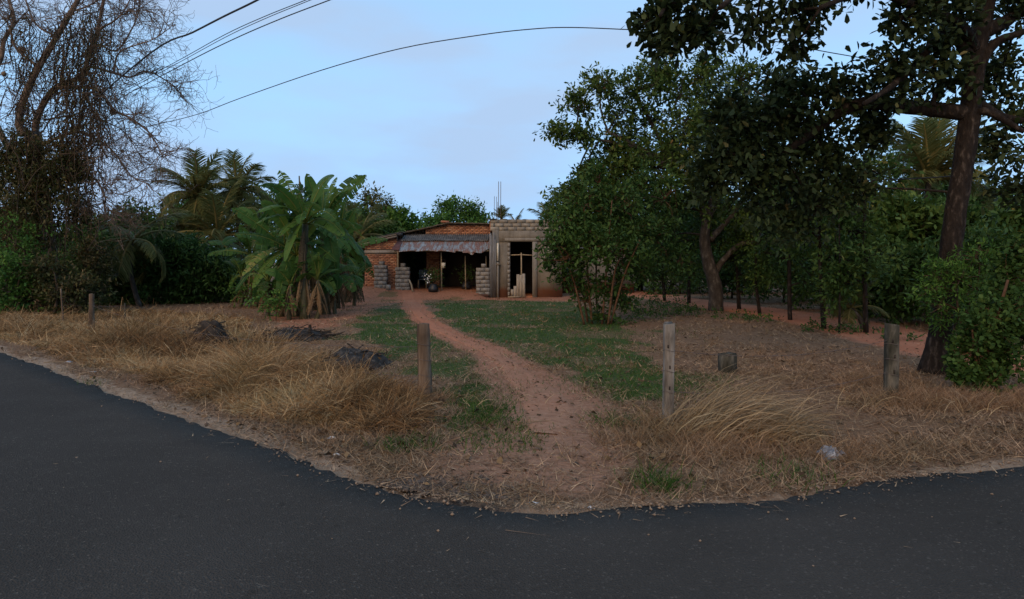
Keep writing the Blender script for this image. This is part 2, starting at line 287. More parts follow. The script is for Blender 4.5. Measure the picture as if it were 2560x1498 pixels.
def m_track():
    M = Mat('red_track', .95, .1); p = M.pos(); n1 = M.noise(p, .9, 6); n2 = M.noise(p, 12, 6, .7); M.base(M.ramp(M.math('ADD', M.math('MULTIPLY', n1, .5), M.math('MULTIPLY', n2, .5)), SOIL_STOPS)); M.bump(n2, .6, .03); return M.m
m['track'] = m_track()

# ------------------------------------------------------------------ ground layout (world space)
def ext(pl, d0, d1):
    a = pl[0]+(pl[0]-pl[1])/np.linalg.norm(pl[0]-pl[1])*d0; b = pl[-1]+(pl[-1]-pl[-2])/np.linalg.norm(pl[-1]-pl[-2])*d1; return [a]+list(pl)+[b]
EDGE = [G2(*p) for p in [(0, 882), (120, 925), (244, 970), (370, 1018), (490, 1060), (610, 1103), (735, 1150), (865, 1199), (970, 1228), (1067, 1249), (1170, 1266), (1270, 1278), (1422, 1285), (1585, 1279), (1740, 1266), (1880, 1251), (2032, 1231), (2180, 1210), (2316, 1196), (2440, 1180), (2560, 1163)]]
EDGE = ext(EDGE, 60, 60)
PATH = [G2(*p) for p in [(1018, 727), (1022, 745), (1035, 768), (1055, 793), (1100, 829), (1180, 862), (1245, 893), (1290, 930), (1340, 970), (1380, 1015), (1385, 1060), (1350, 1110), (1310, 1160)]]
PATHW = np.array([.95, .85, .65, .52, .50, .52, .58, .70, .85, 1.0, 1.1, 1.2, 1.2])
DIRT = [G2(*p) for p in [(1500, 722), (1620, 737), (1700, 750), (1800, 763), (1900, 776), (2010, 792), (2100, 808), (2200, 832), (2300, 855), (2430, 882), (2560, 905)]]
DIRT = ext(DIRT, 40, 30)
poly = lambda pts: [G2(*p) for p in pts]
GREEN = [poly([(955, 733), (1000, 728), (1018, 768), (1045, 805), (1100, 850), (1200, 885), (1270, 960), (1280, 1040), (1262, 1110), (1190, 1110), (1130, 1040), (1090, 960), (1000, 905), (900, 845), (880, 805), (935, 765)]),
         poly([(1080, 745), (1240, 750), (1430, 756), (1530, 795), (1590, 830), (1625, 900), (1650, 985), (1540, 1005), (1480, 955), (1340, 915), (1250, 873), (1130, 818), (1090, 790)])]
TALL = poly([(-300, 745), (0, 752), (200, 768), (420, 782), (600, 800), (700, 880), (860, 945), (950, 960), (1030, 990), (1095, 1090), (1080, 1125), (980, 1125), (820, 1080), (640, 1035), (420, 965), (200, 908), (0, 850), (-300, 800)])
BARE = poly([(1270, 1000), (1420, 985), (1540, 1060), (1480, 1150), (1330, 1190), (1180, 1245), (1000, 1230), (1080, 1170), (1230, 1120)])
YARD = poly([(880, 720), (1240, 728), (1440, 740), (1430, 752), (1080, 750), (990, 760), (880, 800), (760, 830), (650, 800), (820, 765)])
ASHP = [(G2(880, 915), .75), (G2(745, 842), .8), (G2(520, 850), .5)]
def road_d(x, y):                                  # signed distance to the tarmac edge, positive on the house side
    d, t = segdist(x, y, EDGE); i = np.clip(t.astype(int), 0, len(EDGE)-2); E = np.array(EDGE); a = E[i]; b = E[np.minimum(i+1, len(E)-1)]
    cr = (b[..., 0]-a[..., 0])*(y-a[..., 1])-(b[..., 1]-a[..., 1])*(x-a[..., 0]); return np.where(cr > 0, d, -d)
def H(x, y):
    x = np.asarray(x, float); y = np.asarray(y, float)
    A = .30+.14*ss(-4.5, -6.5, x); A = A*(1-ss(-1.6, -1.0, x))*(1-ss(-9, -12, x)*.6)
    z = A*ss(27.0, 29.8, y)
    z = z+(vn(x, y, 2.1, 1)-.5)*.05+(vn(x, y, .6, 2)-.5)*.022
    dr = road_d(x, y); z = z*ss(.0, 1.2, dr)+.0
    z = np.where(dr < .04, -.05, z*1.0); d2, _ = segdist(x, y, DIRT); z = np.where(d2 < 1.7, z*.3-.012, z)
    return z
def zones(x, y):
    n = (vn(x, y, .8, 3)-.5)*.7+(vn(x, y, .25, 4)-.5)*.35
    g = np.zeros(np.shape(x))
    for pl in GREEN: g = np.maximum(g, ss(.25, -.35, sdpoly(x, y, pl)+n*1.2))
    g = g*(.45+.55*ss(.35, .55, vn(x, y, .9, 5)))
    near_ = np.minimum(sdpoly(x, y, GREEN[0]), sdpoly(x, y, GREEN[1])); g = np.maximum(g, .6*ss(.62, .74, vn(x, y, 1.3, 6))*ss(6, 9, y)*ss(1.6, .3, near_))
    pd, pt = segdist(x, y, PATH); w = np.interp(pt, np.arange(len(PATHW)), PATHW)
    s = ss(1., 0, np.clip((pd-w*.5+n*.35+.05)/np.interp(pt, [0, 5, 8], [.26, .3, .5]), 0, 1))*np.interp(pt, [0, 5, 8, 12], [1, .9, .75, .6])
    s = np.maximum(s, .46*ss(.3, -.4, sdpoly(x, y, BARE)+n)); s = np.maximum(s, .55*ss(.4, -.3, sdpoly(x, y, YARD)+n))
    d2, _ = segdist(x, y, DIRT); s = np.maximum(s, .8*ss(1.5, 1.0, d2+n*.4))
    g = g*(1-s)
    dr = road_d(x, y); sd = ss(.30, .10, dr+n*.45)*(.35+.65*vn(x, y, 1.1, 8)); g = g*(1-sd)
    a = np.zeros(np.shape(x))
    for c, r in ASHP: a = np.maximum(a, ss(r, r*.4, np.hypot(x-c[0], y-c[1])+n*.3))
    gv, _ = segdist(x, y, [G2(1010, 1215), G2(1130, 1245), G2(1240, 1255)]); a = np.maximum(a, .55*ss(.35, .05, gv+n*.3))
    return g, s, sd, a

def axis(lo, hi, st, far, gr=1.35):
    c = list(np.arange(lo, hi+1e-6, st)); d = st
    while c[-1] < far: d *= gr; c.append(c[-1]+d)
    d = st
    while c[0] > -far: d *= gr; c.insert(0, c[0]-d)
    return np.array(c)
def build_ground():
    xs = axis(-17, 17, .13, 900); ys = axis(2.5, 33, .13, 900); X, Y = np.meshgrid(xs, ys); Z = H(X, Y)
    nx, ny = len(xs), len(ys); i = np.arange(ny-1)[:, None]*nx; k = np.arange(nx-1)[None]
    b = MB(); b.add(np.stack([X, Y, Z], -1), np.stack([i+k, i+k+1, i+nx+k+1, i+nx+k], -1)); o = b.obj('ground', m['ground'], smooth=True); struct(o)
    z = np.stack(zones(X.ravel(), Y.ravel()), -1); at = o.data.attributes.new('zone', 'FLOAT_COLOR', 'POINT'); at.data.foreach_set('color', z.astype(np.float32).ravel())
    # tarmac strip, slightly domed, with a ragged edge
    E = np.array(EDGE); seg = np.concatenate([[0], np.cumsum(np.linalg.norm(np.diff(E, axis=0), axis=1))]); s = np.concatenate([np.arange(0, 50, 2.), np.arange(50, seg[-1]-50, .06), np.arange(seg[-1]-50, seg[-1], 2.)])
    p = np.stack([np.interp(s, seg, E[:, 0]), np.interp(s, seg, E[:, 1])], -1); ker = np.hanning(25); ker /= ker.sum()
    core = slice(30, -30); t = nrm(np.gradient(p, axis=0)); tt = np.stack([np.convolve(np.pad(t[:, j], 12, 'edge'), ker, 'valid') for j in (0, 1)], -1); nr = nrm(np.stack([tt[:, 1], -tt[:, 0]], -1))
    rag = (vn(s, s*0, .5, 11)-.5)*.12+(vn(s, s*0, .12, 12)-.5)*.07+(vn(s, s*0, .06, 13)-.5)*.03; offs = [0, .03, .4, 1.5, 3., 4.6, 5.4, 5.6]; zz = [-.03, .018, .028, .045, .055, .045, .02, -.03]
    V = np.stack([np.concatenate([p+nr*(o_+(rag if o_ < .1 else 0)[:, None] if o_ < .1 else p*0+nr*o_) if o_ < .1 else p+nr*o_, np.full((len(p), 1), z_)], 1) for o_, z_ in zip(offs, zz)], 1)
    n, k_ = V.shape[:2]; i = np.arange(n-1)[:, None]*k_; k = np.arange(k_-1)[None]
    b = MB(); b.add(V, np.stack([i+k, i+k_+k, i+k_+k+1, i+k+1], -1)); struct(b.obj('asphalt_road', m['asphalt'], smooth=True))
    # trodden footpath and dirt road: thin ragged sheets laid on the ground
    for nm, pl, ww, sd in (('footpath', PATH[:12], PATHW[:12]*np.array([.7, .7, .66, .62, .6, .6, .6, .62, .66, .66, .55, .2]), 1), ('dirt_road', DIRT, np.full(len(DIRT), 2.5), 2)):
        q = np.array(pl); seg = np.concatenate([[0], np.cumsum(np.linalg.norm(np.diff(q, axis=0), axis=1))]); s = np.arange(0, seg[-1], .15)
        c = np.stack([np.interp(s, seg, q[:, 0]), np.interp(s, seg, q[:, 1])], -1); c = np.stack([np.convolve(np.pad(c[:, j], 6, 'edge'), np.ones(13)/13, 'valid') for j in (0, 1)], -1)
        t = nrm(np.gradient(c, axis=0)); nr = np.stack([t[:, 1], -t[:, 0]], -1); w = np.interp(s, seg, ww)
        cols = []
        for f in np.linspace(-.5, .5, 9):
            e = f*(w+((vn(s, s*0+f, .5, 21+sd)-.5)*.5+(vn(s, s*0+f, .16, 23+sd)-.5)*.25)*np.minimum(w, 1)*abs(f)*2); xy = c+nr*e[:, None]
            cols.append(np.concatenate([xy, (H(xy[:, 0], xy[:, 1])+.012-(.03 if abs(f) > .49 else 0))[:, None]], 1))
        V = np.stack(cols, 1); n, k_ = V.shape[:2]; i = np.arange(n-1)[:, None]*k_; k = np.arange(k_-1)[None]
        b = MB(); b.add(V, np.stack([i+k, i+k+1, i+k_+k+1, i+k_+k], -1)); struct(b.obj(nm, m['soil' if nm == 'footpath' else 'track'], smooth=True))
build_ground()
hz = lambda x, y: float(H(np.array([x]), np.array([y]))[0])
def ground_at(u, v):
    x, y = G2(u, v); return np.array([x, y, hz(x, y)])

# ------------------------------------------------------------------ the house
def build_house():
    rng = np.random.default_rng(5)
    X = lambda u, Y: (u-U0)/F*Y
    Z = lambda v, Y: CH+(V0-v)/F*Y
    hs = thing('brick_house', 'low unplastered brick house with patched tin veranda roof and unfinished concrete room', 'house', (-2.5, 30.5, .1))
    def bx(name, x0, x1, y0, y1, z0, z1, mt, par=hs, jit=0):
        b = MB(); b.box(((x0+x1)/2, (y0+y1)/2, (z0+z1)/2), (x1-x0, y1-y0, z1-z0), jit=jit, rng=rng); return b.obj(name, m[mt], par)
    # brick walls: recessed mortar slab with single bricks set proud of it
    bl, bh, gp = .205, .066, .012
    vb = []
    for k in range(4):
        b = MB(); b.box((0, 0, 0), (bl, .10, bh), jit=.004, rng=rng, r=k*.13); vb.append(b.mesh('brick', m['brick']))
    def place(me, name, loc, par, scx=1.):
        o = bpy.data.objects.new(name, me); COL.objects.link(o); o.parent = par; o.location = tuple(np.array(loc)-np.array(par['_b'])); o.scale = (scx, 1, 1); return o
    def brickwall(wall, x0, x1, z0, z1f, yf, skip=None):
        n = 0; row = 0; z = z0
        while z < 4.2:
            x = x0-(bl+gp)/2*(row % 2)
            while x < x1-.02:
                a, c = max(x, x0), min(x+bl, x1)
                if c-a > .05 and z+bh < z1f((a+c)/2) and not (skip and skip((a+c)/2, z)):
                    place(vb[rng.integers(4)], 'brick', ((a+c)/2, yf+.045+rng.uniform(-.006, .003), z+bh/2+rng.uniform(-.002, .002)), wall, (c-a)/bl); n += 1
                x += bl+gp
            z += bh+gp; row += 1
        return n
    YL = 30.0
    xl0, xl1 = X(912, YL), X(993, YL); zt = lambda x: np.interp(x, [xl0, xl1], [Z(607, YL), Z(590, YL)])
    b = MB(); b.add([[xl0, YL+.02, -.1], [xl1, YL+.02, -.1], [xl1, YL+.02, zt(xl1)], [xl0, YL+.02, zt(xl0)], [xl0, YL+.24, -.1], [xl1, YL+.24, -.1], [xl1, YL+.24, zt(xl1)], [xl0, YL+.24, zt(xl0)]],
                    [[0, 1, 2, 3], [5, 4, 7, 6], [1, 5, 6, 2], [4, 0, 3, 7], [3, 2, 6, 7], [4, 5, 1, 0]]); wl = b.obj('wall', m['mortar'], hs)
    zb0, zb1 = Z(633.5, YL), Z(626, YL)
    n = brickwall(wl, xl0, xl1, .40, lambda x: zt(x)-.01, YL, lambda x, z: zb0-.06 < z < zb1)
    bx('lintel_band', xl0-.01, xl1+.02, YL-.03, YL+.2, zb0, zb1, 'plaster_band', wl)
    b = MB(); b.box(((xl0+xl1)/2, YL-.004, .2), (xl1-xl0+.01, .06, .42)); b.obj('plinth', m['soil'], wl)
    bx('side_wall', xl0, xl0+.2, YL+.242, 37, -.1, 2.4, 'mortar'); bx('side_wall', xl1-.2, xl1, YL+.242, 33, -.1, 2.6, 'inner_shaded')
    YG = 30.9; xg0, xg1 = X(1064, YG), X(1226, YG); zg0 = Z(592, YG); zr = lambda x: np.interp(x, [X(1008, YG), X(1120, YG), X(1226, YG)], [Z(583, YG), Z(559.5, YG), Z(561.5, YG)])
    xs = [xg0, X(1120, YG), xg1]; fr = [[x, YG+.02, zg0-.3] for x in xs]+[[x, YG+.02, zr(x)] for x in xs]; bk = [[p[0], YG+.22, p[2]] for p in fr]
    b = MB(); b.add(fr+bk, [[0, 1, 4, 3], [1, 2, 5, 4], [7, 6, 9, 10], [8, 7, 10, 11], [6, 0, 3, 9], [2, 8, 11, 5], [3, 4, 10, 9], [4, 5, 11, 10], [6, 7, 1, 0], [7, 8, 2, 1]]); wg = b.obj('gable_wall', m['mortar'], hs)
    n += brickwall(wg, xg0, xg1, zg0, lambda x: zr(x)-.015, YG)
    # veranda interior: walls coloured dark to deepen the shade, a brick pier, back wall
    fl = .33
    bx('inner_wall', X(1064, 32.4), X(1100, 32.4), 32.4, 32.6, .1, 3.0, 'inner_shaded'); bx('back_wall', -7, -.9, 36.8, 37, -.1, 3.4, 'inner_shaded'); bx('inner_wall', X(1100, 32.4)+.002, -1.0, 33.4, 33.6, .1, 3.0, 'inner_shaded')
    bx('inner_ceiling', xl1-.15, -1.02, 31.2, 36.75, 2.9, 2.96, 'inner_shaded')
    pier = bx('brick_pier', X(1066, 32.1), X(1099, 32.1), 32.12, 32.38, .1, 2.7, 'mortar')
    b = MB(); z = .42; row = 0; xa, xb = X(1066, 32.1)+.005, X(1099, 32.1)-.005
    while z < 2.6:
        x = xa-.1*(row % 2)
        while x < xb-.03:
            a, c = max(x, xa), min(x+bl, xb)
            if c-a > .04: b.box(((a+c)/2, 32.13, z+bh/2), (c-a, .05, bh), r=rng.random()*.5)
            x += bl+gp
        z += bh+gp; row += 1
    b.obj('brick_courses', m['brick'], pier)['kind'] = 'stuff'
    # corrugated sheets
    def sheet(name, x0, x1, top, bot, pitch, amp, mt, edge=None, par=hs, nz_=7, sag=0, skew=0, th=.006):
        nx = max(8, int((x1-x0)/pitch*6)); u = np.linspace(0, 1, nx); t = np.linspace(0, 1, nz_); U, T = np.meshgrid(u, t)
        Xx = x0+(x1-x0)*U+skew*T; bt = np.array(bot, float); tp = np.array(top, float)
        ln = 1+(edge(U[0])[None]*np.ones_like(T) if edge else 0)
        Yy = tp[0]+(bt[0]-tp[0])*T*ln; Zz = tp[1]+(bt[1]-tp[1])*T*ln+amp*np.sin(2*math.pi*(x1-x0)*U/pitch)-sag*T**2*(1+.8*np.sin(U*5+x0))
        Zz += (vn(Xx*3, T*3+x0, 1, 31)-.5)*.05*T
        top_ = np.stack([Xx, Yy, Zz], -1); bot_ = top_-np.array([0, 0, th]); n1 = nx*nz_
        i = np.arange(nz_-1)[:, None]*nx; k = np.arange(nx-1)[None]; Q = np.stack([i+k, i+nx+k, i+nx+k+1, i+k+1], -1).reshape(-1, 4)
        e = (nz_-1)*nx+np.arange(nx-1); Q2 = Q[:, ::-1]+n1; Qe = np.stack([e, e+n1, e+n1+1, e+1], -1)
        b = MB(); b.add(np.concatenate([top_.reshape(-1, 3), bot_.reshape(-1, 3)]), np.concatenate([Q, Q2, Qe])); return b.obj(name, m[mt], par, smooth=True)
    b = MB()
    for v, Y in ((588, 30.75), (606, 29.8), (622, 29.0)): b.box(((X(985, Y)+X(1222, Y))/2, Y, Z(v, Y)-.09), (X(1222, Y)-X(985, Y), .05, .07))
    awn = b.obj('awning_frame', m['pole_wood'], hs)
    tA, bA = (30.84, Z(585.5, 30.84)), (29.75, Z(602.5, 29.75)); ua = np.linspace(1008, 1221, 5)
    for k in range(4): sheet('roof_sheet', X(ua[k], 30.3)-.02, X(ua[k+1], 30.3)+.03, (tA[0], tA[1]+.007*(k % 2)), (bA[0], bA[1]+.007*(k % 2)), .098, .02, 'asbestos', par=awn)
    tT = (29.95, Z(600, 29.95)-.02); ut = [999, 1045, 1092, 1140, 1182, 1222]; eds = [(.0, .0), (.0, .04), (.02, .06), (.05, .10), (.12, .0)]
    for k in range(5):
        bT = (28.72, Z(626.5, 28.72)); ph = k*1.7
        f = lambda u, a=eds[k], ph=ph: a[0]*(1-u)+a[1]*u+.02*np.sin(u*4+ph)+.008*np.sin(u*13+ph*2)+(-.22*ss(.55, 1, u) if ph > 6 else 0)
        sheet('tin_sheet', X(ut[k], 29.3)-.03, X(ut[k+1], 29.3)+.03, (tT[0], tT[1]+.008*(k % 2)), (bT[0], bT[1]+.008*(k % 2)), .076, .009, 'tin', f, awn, 9, .03)
    sheet('tin_sheet', X(1156, 28.9), X(1184, 28.9), (29.3, Z(613, 29.3)+.02), (28.55, Z(632, 28.55)), .076, .008, 'tin', lambda u: .05*np.sin(u*9), awn, 6, .03, .03)
    b = MB(); q = [P(1000, 595, 30.2), P(1006, 601, 29.9), P(999, 625.5, 28.72), P(977, 624.5, 28.85)]; q2 = [p-np.array([0, 0, .012]) for p in q]
    b.add(q+q2, [[0, 3, 2, 1], [4, 5, 6, 7], [0, 1, 5, 4], [1, 2, 6, 5], [2, 3, 7, 6], [3, 0, 4, 7]]); b.obj('end_sheet', m['tin_rust'], awn)
    # main roof: two planes running back from the gable, then the lean-to at the left
    def slab(name, pts, depth, th, mt, par=hs, tile=True):
        f0 = [np.array(p) for p in pts]; b = MB(); n_ = len(f0); ribs = 1
        v = f0+[p+np.array([0, depth, 0]) for p in f0]+[p-np.array([0, 0, th]) for p in f0]+[p+np.array([0, depth, -th]) for p in f0]; Q = []
        for i in range(n_-1): Q += [[i, i+1, n_+i+1, n_+i], [2*n_+i+1, 2*n_+i, 3*n_+i, 3*n_+i+1], [2*n_+i, 2*n_+i+1, i+1, i], [n_+i, n_+i+1, 3*n_+i+1, 3*n_+i]]
        Q += [[0, n_, 3*n_, 2*n_], [n_-1, 3*n_-1, 4*n_-1, 2*n_-1]]; b.add(v, Q); return b.obj(name, m[mt], par)
    def prof(us, vs, Y, k):
        t = np.linspace(0, len(us)-1, k); return [(X(np.interp(q, range(len(us)), us), Y), Y, Z(np.interp(q, range(len(us)), vs), Y)+(.02 if i % 2 else 0)+rng.uniform(-.008, .008)) for i, q in enumerate(t)]
    rf = slab('roof', prof([1006, 1120, 1228], [582, 556.5, 558.5], 30.6, 61), 6.6, .05, 'roof_old')
    b = MB()
    for u in np.arange(1012, 1064, 9):
        x = X(u, 30.72); zz = zr(x)-.09; b.box((x, 33.5, zz-.03), (.06, 5.4, .08))
    b.box((X(1104, 30.66), 30.7, Z(563, 30.7)-.02), (.4, .03, .05)); b.obj('rafters', m['charred'], rf)
    b = MB(); b.box((*P(1112, 555, 31)[:2], Z(555, 31)), (.34, .3, .09), rz=.3, jit=.02, rng=rng); b.obj('ridge_tile', m['brick'], rf)
    lr = slab('lean_to_roof', prof([872, 1004], [610.5, 579], 29.7, 25), 7, .035, 'asbestos')
    for du, dv, nm in ((0, 6, 'fascia_board'),):
        a, c = P(884, 613.5+dv-3, 29.76), P(992, 588+dv-3.5, 29.76); d = c-a; b = MB(); L = np.linalg.norm(d)
        b.tube([a, a+d*.5, c], [.055]*3, 4); b.obj(nm, m['fascia'], lr)
    b = MB(); a, c = P(870, 612, 29.72), P(1003, 583.5, 29.72); b.tube([a, c], [.03, .03], 4); b.obj('edge_board', m['fascia'], lr)
    b = MB(); b.box(P(999, 586.5, 29.75), (.26, .12, .12)); b.obj('dark_end_hole', m['black_plastic'], lr)  # black box paints the dark of the hole at the roof end
    # veranda poles
    for u, v0, v1, Y, r in ((1103, 629, 723, 29.3, .036), (1163, 640, 724, 29.6, .028), (1215, 640, 724, 29.5, .026), (995, 626, 720, 29.85, .05)):
        b = MB(); lean = rng.uniform(-2, 2); zb = hz(X(u, Y), Y)-.04; p0 = P(u+lean, v1, Y); p0[2] = zb; b.tube([p0, (p0+P(u, v0, Y))/2+rng.uniform(-.01, .01, 3), P(u, v0, Y)], [r, r*.95, r*.9], 8); b.obj('veranda_pole', m['pole_wood'], hs, smooth=True)
    b = MB(); b.box((X(1130, 28.55), 28.52, .1), (X(1245, 28.5)-X(1065, 28.5), .10, .16), jit=.02, rng=rng); b.obj('veranda_step', m['concrete'], hs)
    # unfinished concrete room
    YA = 29.0
    A = lambda u: X(u, YA)
    zt0, zt1, zt2 = Z(604.5, YA), Z(577, YA), Z(548.5, YA)
    bx('room_wall', A(1247), A(1275.5), YA, YA+.18, -.1, zt0, 'concrete'); bx('room_wall', A(1343), A(1406), YA, YA+.18, -.1, zt0, 'concrete')
    bx('door_jamb', A(1331), A(1343)-.002, YA-.05, YA+.2, -.1, zt0-.001, 'concrete_pale'); bx('corner_column', A(1231), A(1247)-.002, YA-.04, YA+.2, -.1, zt1+.04, 'concrete')
    bx('ring_beam', A(1247)+.002, A(1407), YA-.03, YA+.2, zt0+.001, zt1, 'concrete'); bx('beam_step', A(1262), A(1395), YA-.055, YA-.032, zt0+.02, zt0+.16, 'concrete_pale')
    bx('room_side_wall', A(1231), A(1247)-.003, YA+.202, 34, -.1, zt1, 'inner_shaded'); bx('room_side_wall', A(1391), A(1406), YA+.182, 34, -.1, zt1, 'inner_shaded'); bx('room_back_wall', A(1231), A(1406), 34, 34.2, -.1, zt1, 'inner_shaded')
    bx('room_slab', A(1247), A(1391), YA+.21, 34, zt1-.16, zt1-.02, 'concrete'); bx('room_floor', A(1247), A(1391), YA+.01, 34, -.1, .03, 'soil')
    for k in range(12):
        zz = .16+k*.2; b = MB(); b.box((A(1272), YA-.004, zz), (.085+.03*(k % 2), .03, .17), jit=.006, rng=rng); b.obj('jamb_block', m['block'], hs)
    bk = [MB().box((0, 0, 0), (.385, .15, .165), jit=.007, rng=rng).mesh('parapet_block', m['parapet_block']) for _ in range(4)]
    bm_ = bx('parapet', A(1226), A(1407), YA+.03, YA+.16, zt1+.001, zt2-.02, 'mortar'); hgt = (zt2-zt1)/3
    for row in range(3):
        x = A(1226)+.196-(.2 if row % 2 else 0)
        while x < A(1410):
            place(bk[rng.integers(4)], 'block', (max(x, A(1226)+.1), YA+.05+rng.uniform(-.005, .003), zt1+hgt*(row+.5)), bm_, 1 if x > A(1226)+.15 else .5); x += .4
    bx('parapet_return', A(1224), A(1229)-.003, YA+.17, YA+1.2, zt1, zt2-.01, 'brick'); b = MB(); b.box((A(1227), YA+.25, zt2+.02), (.45, .7, .02), rx=.03); b.obj('loose_roof_sheet', m['asbestos'], hs)
    for u, vt, vb_, r in ((1246.5, 454, 548, .014), (1252, 454, 548, .014), (1236, 491, 548, .011), (1241.5, 492, 548, .011), (1244, 505, 548, .009)):
        Y = 29.5; b = MB(); a = P(u-1.5, vb_+16, Y); c = P(u, vt, Y); b.tube([a, (a+c)/2+np.array([.01, 0, 0]), c], [r]*3, 5); b.obj('rebar', m['iron'], hs)
    b = MB(); b.tube([(A(1244.5), YA-.09, Z(652, YA)), (A(1244.5), YA-.09, Z(608, YA))], [.05, .05], 10); b.obj('drain_pipe', m['pale_plastic'], hs, smooth=True)
    b = MB(); b.tube([(A(1244.5), YA-.1, -.02), (A(1244.5), YA-.1, Z(656, YA))], [.055, .055], 10); b.obj('drain_pipe', m['concrete_pale'], hs, smooth=True)
    b = MB(); b.box((A(1245), YA-.1, Z(661, YA)), (.19, .14, .05)); b.obj('pipe_bracket', m['fascia'], hs)
    for k, (u, w, v0) in enumerate(((1226, .09, 585), (1230.2, .06, 590), (1234.5, .05, 582), (1238, .06, 600))):
        b = MB(); zt_ = Z(v0, 28.8); b.box((X(u, 28.8), 28.82+.02*(k % 2), zt_/2+.02), (w, .03, zt_), jit=.006, rng=rng); b.obj('upright_plank', m['plank_dark'], hs)
    # wooden bar across the doorway and its upright
    b = MB(); b.tube([(A(1275), YA+.1, Z(638, YA)), (A(1303), YA+.1, Z(637, YA)), (A(1332), YA+.1, Z(638.5, YA))], [.03]*3, 6); b.obj('door_bar', m['pole_wood'], hs)
    b = MB(); b.tube([(A(1303), YA+.06, .02), (A(1303.5), YA+.05, 1.2), (A(1303.2), YA+.06, Z(632, YA))], [.032]*3, 6); b.obj('door_upright', m['pole_wood'], hs)
    # rear wing behind the shrub
    bx('rear_wing_wall', A(1406)+.01, X(1585, 33), 33, 33.2, -.1, 2.3, 'concrete'); b = MB(); b.box(((A(1406)+X(1585, 33))/2, 34.5, 2.36), (X(1585, 33)-A(1406)+.5, 3.6, .05), rx=.06); b.obj('rear_wing_roof', m['asbestos'], hs)
    # loose things in front
    def block_stack(u0, u1, Y, rows, label, grp, toplabel):
        x0, x1 = X(u0, Y), X(u1, Y); w = x1-x0; z0 = hz((x0+x1)/2, Y)-.03; hh = .18
        lay = [[(.0, .66), (.66, 1.)], [(.0, .34), (.34, 1.)]]
        def blk(xa, xb, z, lab, dz=0):
            cx, cz = (xa+xb)/2, z+hh/2; b = MB(); b.box((cx, Y+.2+rng.uniform(-.008, .008), cz), (xb-xa-.006, .38, hh-.005), rz=rng.uniform(-.012, .012), jit=.004, rng=rng); o = b.obj('concrete_block', m['block'], loc=(cx, Y+.2, z)); tag(o, lab, 'block', grp)
        for r in range(rows):
            sh = rng.uniform(-.015, .015)
            od = ['lowest', 'second', 'third', 'fourth', 'fifth', 'sixth', 'seventh'][r]
            for a, c in lay[r % 2]: blk(x0+w*a+sh, x0+w*c+sh, z0+r*hh, f"{'long' if c-a > .5 else 'short'} grey concrete block, {od} course of the stack {label}")
        blk(x0+w*.38, x0+w*.38+.2, z0+rows*hh, toplabel)
    block_stack(935, 966, 29.25, 6, 'before the brick wall', 'blocks stacked by the brick wall', 'single grey block on top of the stack before the brick wall')
    block_stack(988, 1023, 29.3, 6, 'at the veranda entrance', 'blocks stacked at the veranda entrance', 'single grey block on top of the stack at the veranda entrance')
    block_stack(1190, 1224, 28.75, 7, 'beside the concrete room', 'blocks stacked beside the concrete room', 'single grey block on top of the stack beside the concrete room')
    x, y = X(971, 29.1), 29.1; b = MB(); b.box((x, y, hz(x, y)+.1), (.2, .3, .24), rz=.3, jit=.012, rng=rng); tag(b.obj('concrete_block', m['block'], loc=(x, y, hz(x, y))), 'lone grey block lying at the foot of the brick wall stack', 'block')
    b = MB(); pts = np.array([(-.32, 0), (-.36, .3), (-.18, .42), (-.08, 1.02), (.26, 1.0), (.28, .5), (.2, 0)]); y0 = YA-.12; x0 = A(1297)
    for q in range(5):
        xa, xb = -.36+q*.13, -.36+(q+1)*.13-.006; xm = (xa+xb)/2; ztp = np.interp(xm, [-.36, -.2, -.12, -.06, .26, .29], [.28, .40, .62, 1.02, 1.02, .6])+rng.uniform(-.03, .03)
        b.box((x0+xm, y0-.02+.1*ztp/2, ztp/2+.02), (xb-xa, .03, ztp), rx=-.09, jit=.008, rng=rng)
    tag(b.obj('broken_board', m['plank'], loc=(x0, y0, 0)), 'broken pale wooden board leaning in the doorway of the concrete room', 'board')
    b = MB(); b.box((A(1285), YA-.3, .03), (.55, .1, .05), rz=.1, jit=.01, rng=rng); tag(b.obj('wooden_plank', m['pole_wood'], loc=(A(1285), YA-.3, 0)), 'short pale plank lying on the earth before the concrete room doorway', 'plank')
    a, c = P(1022, 699, 29.0), P(1032, 721, 28.8); c[2] = hz(c[0], c[1])+.02; b = MB(); b.tube([a+np.array([0, .1, 0]), (a+c)/2+np.array([.03, 0, .02]), c], [.03, .04, .04], 5); tag(b.obj('leaning_plank', m['pole_wood'], loc=c), 'crooked pale plank leaning on the veranda block stack', 'plank')
    # potted plants, chair, hanging bucket
    def pot_plant(u, Y, hgt, rad, label, flower, seed, potmat='black_plastic'):
        r_ = np.random.default_rng(seed); x = X(u, Y); z = hz(x, Y); t = thing('potted_plant', label, 'plant', (x, Y, z)); b = MB()
        zz = np.linspace(0, .34, 5); b.tube([(x, Y, z+q) for q in zz], [.2, .24, .23, .19, .17], 9, rough=.1, rng=r_); b.obj('bag', m[potmat], t, smooth=True)
        b = MB(); N = 240; p = np.array([x, Y, z+.34+hgt*.45])+r_.normal(0, 1, (N, 3))*np.array([rad*.5, rad*.4, hgt*.25]); d = r_.normal(0, 1, (N, 3))+np.array([0, -.2, .3]); b.leaves(p, d, r_.normal(0, 1, (N, 3))+[0, 0, 1], .13, .05, r_.random(N)); b.obj('foliage', m['leaf_dark'], t)
        b = MB()
        for _ in range(7): e = np.array([x, Y, z+.34+hgt*.5])+r_.normal(0, 1, 3)*np.array([rad*.4, .1, hgt*.2]); b.tube([(x, Y, z+.3), e], [.014, .005], 4)
        b.obj('stem', m['vine_stem'], t)
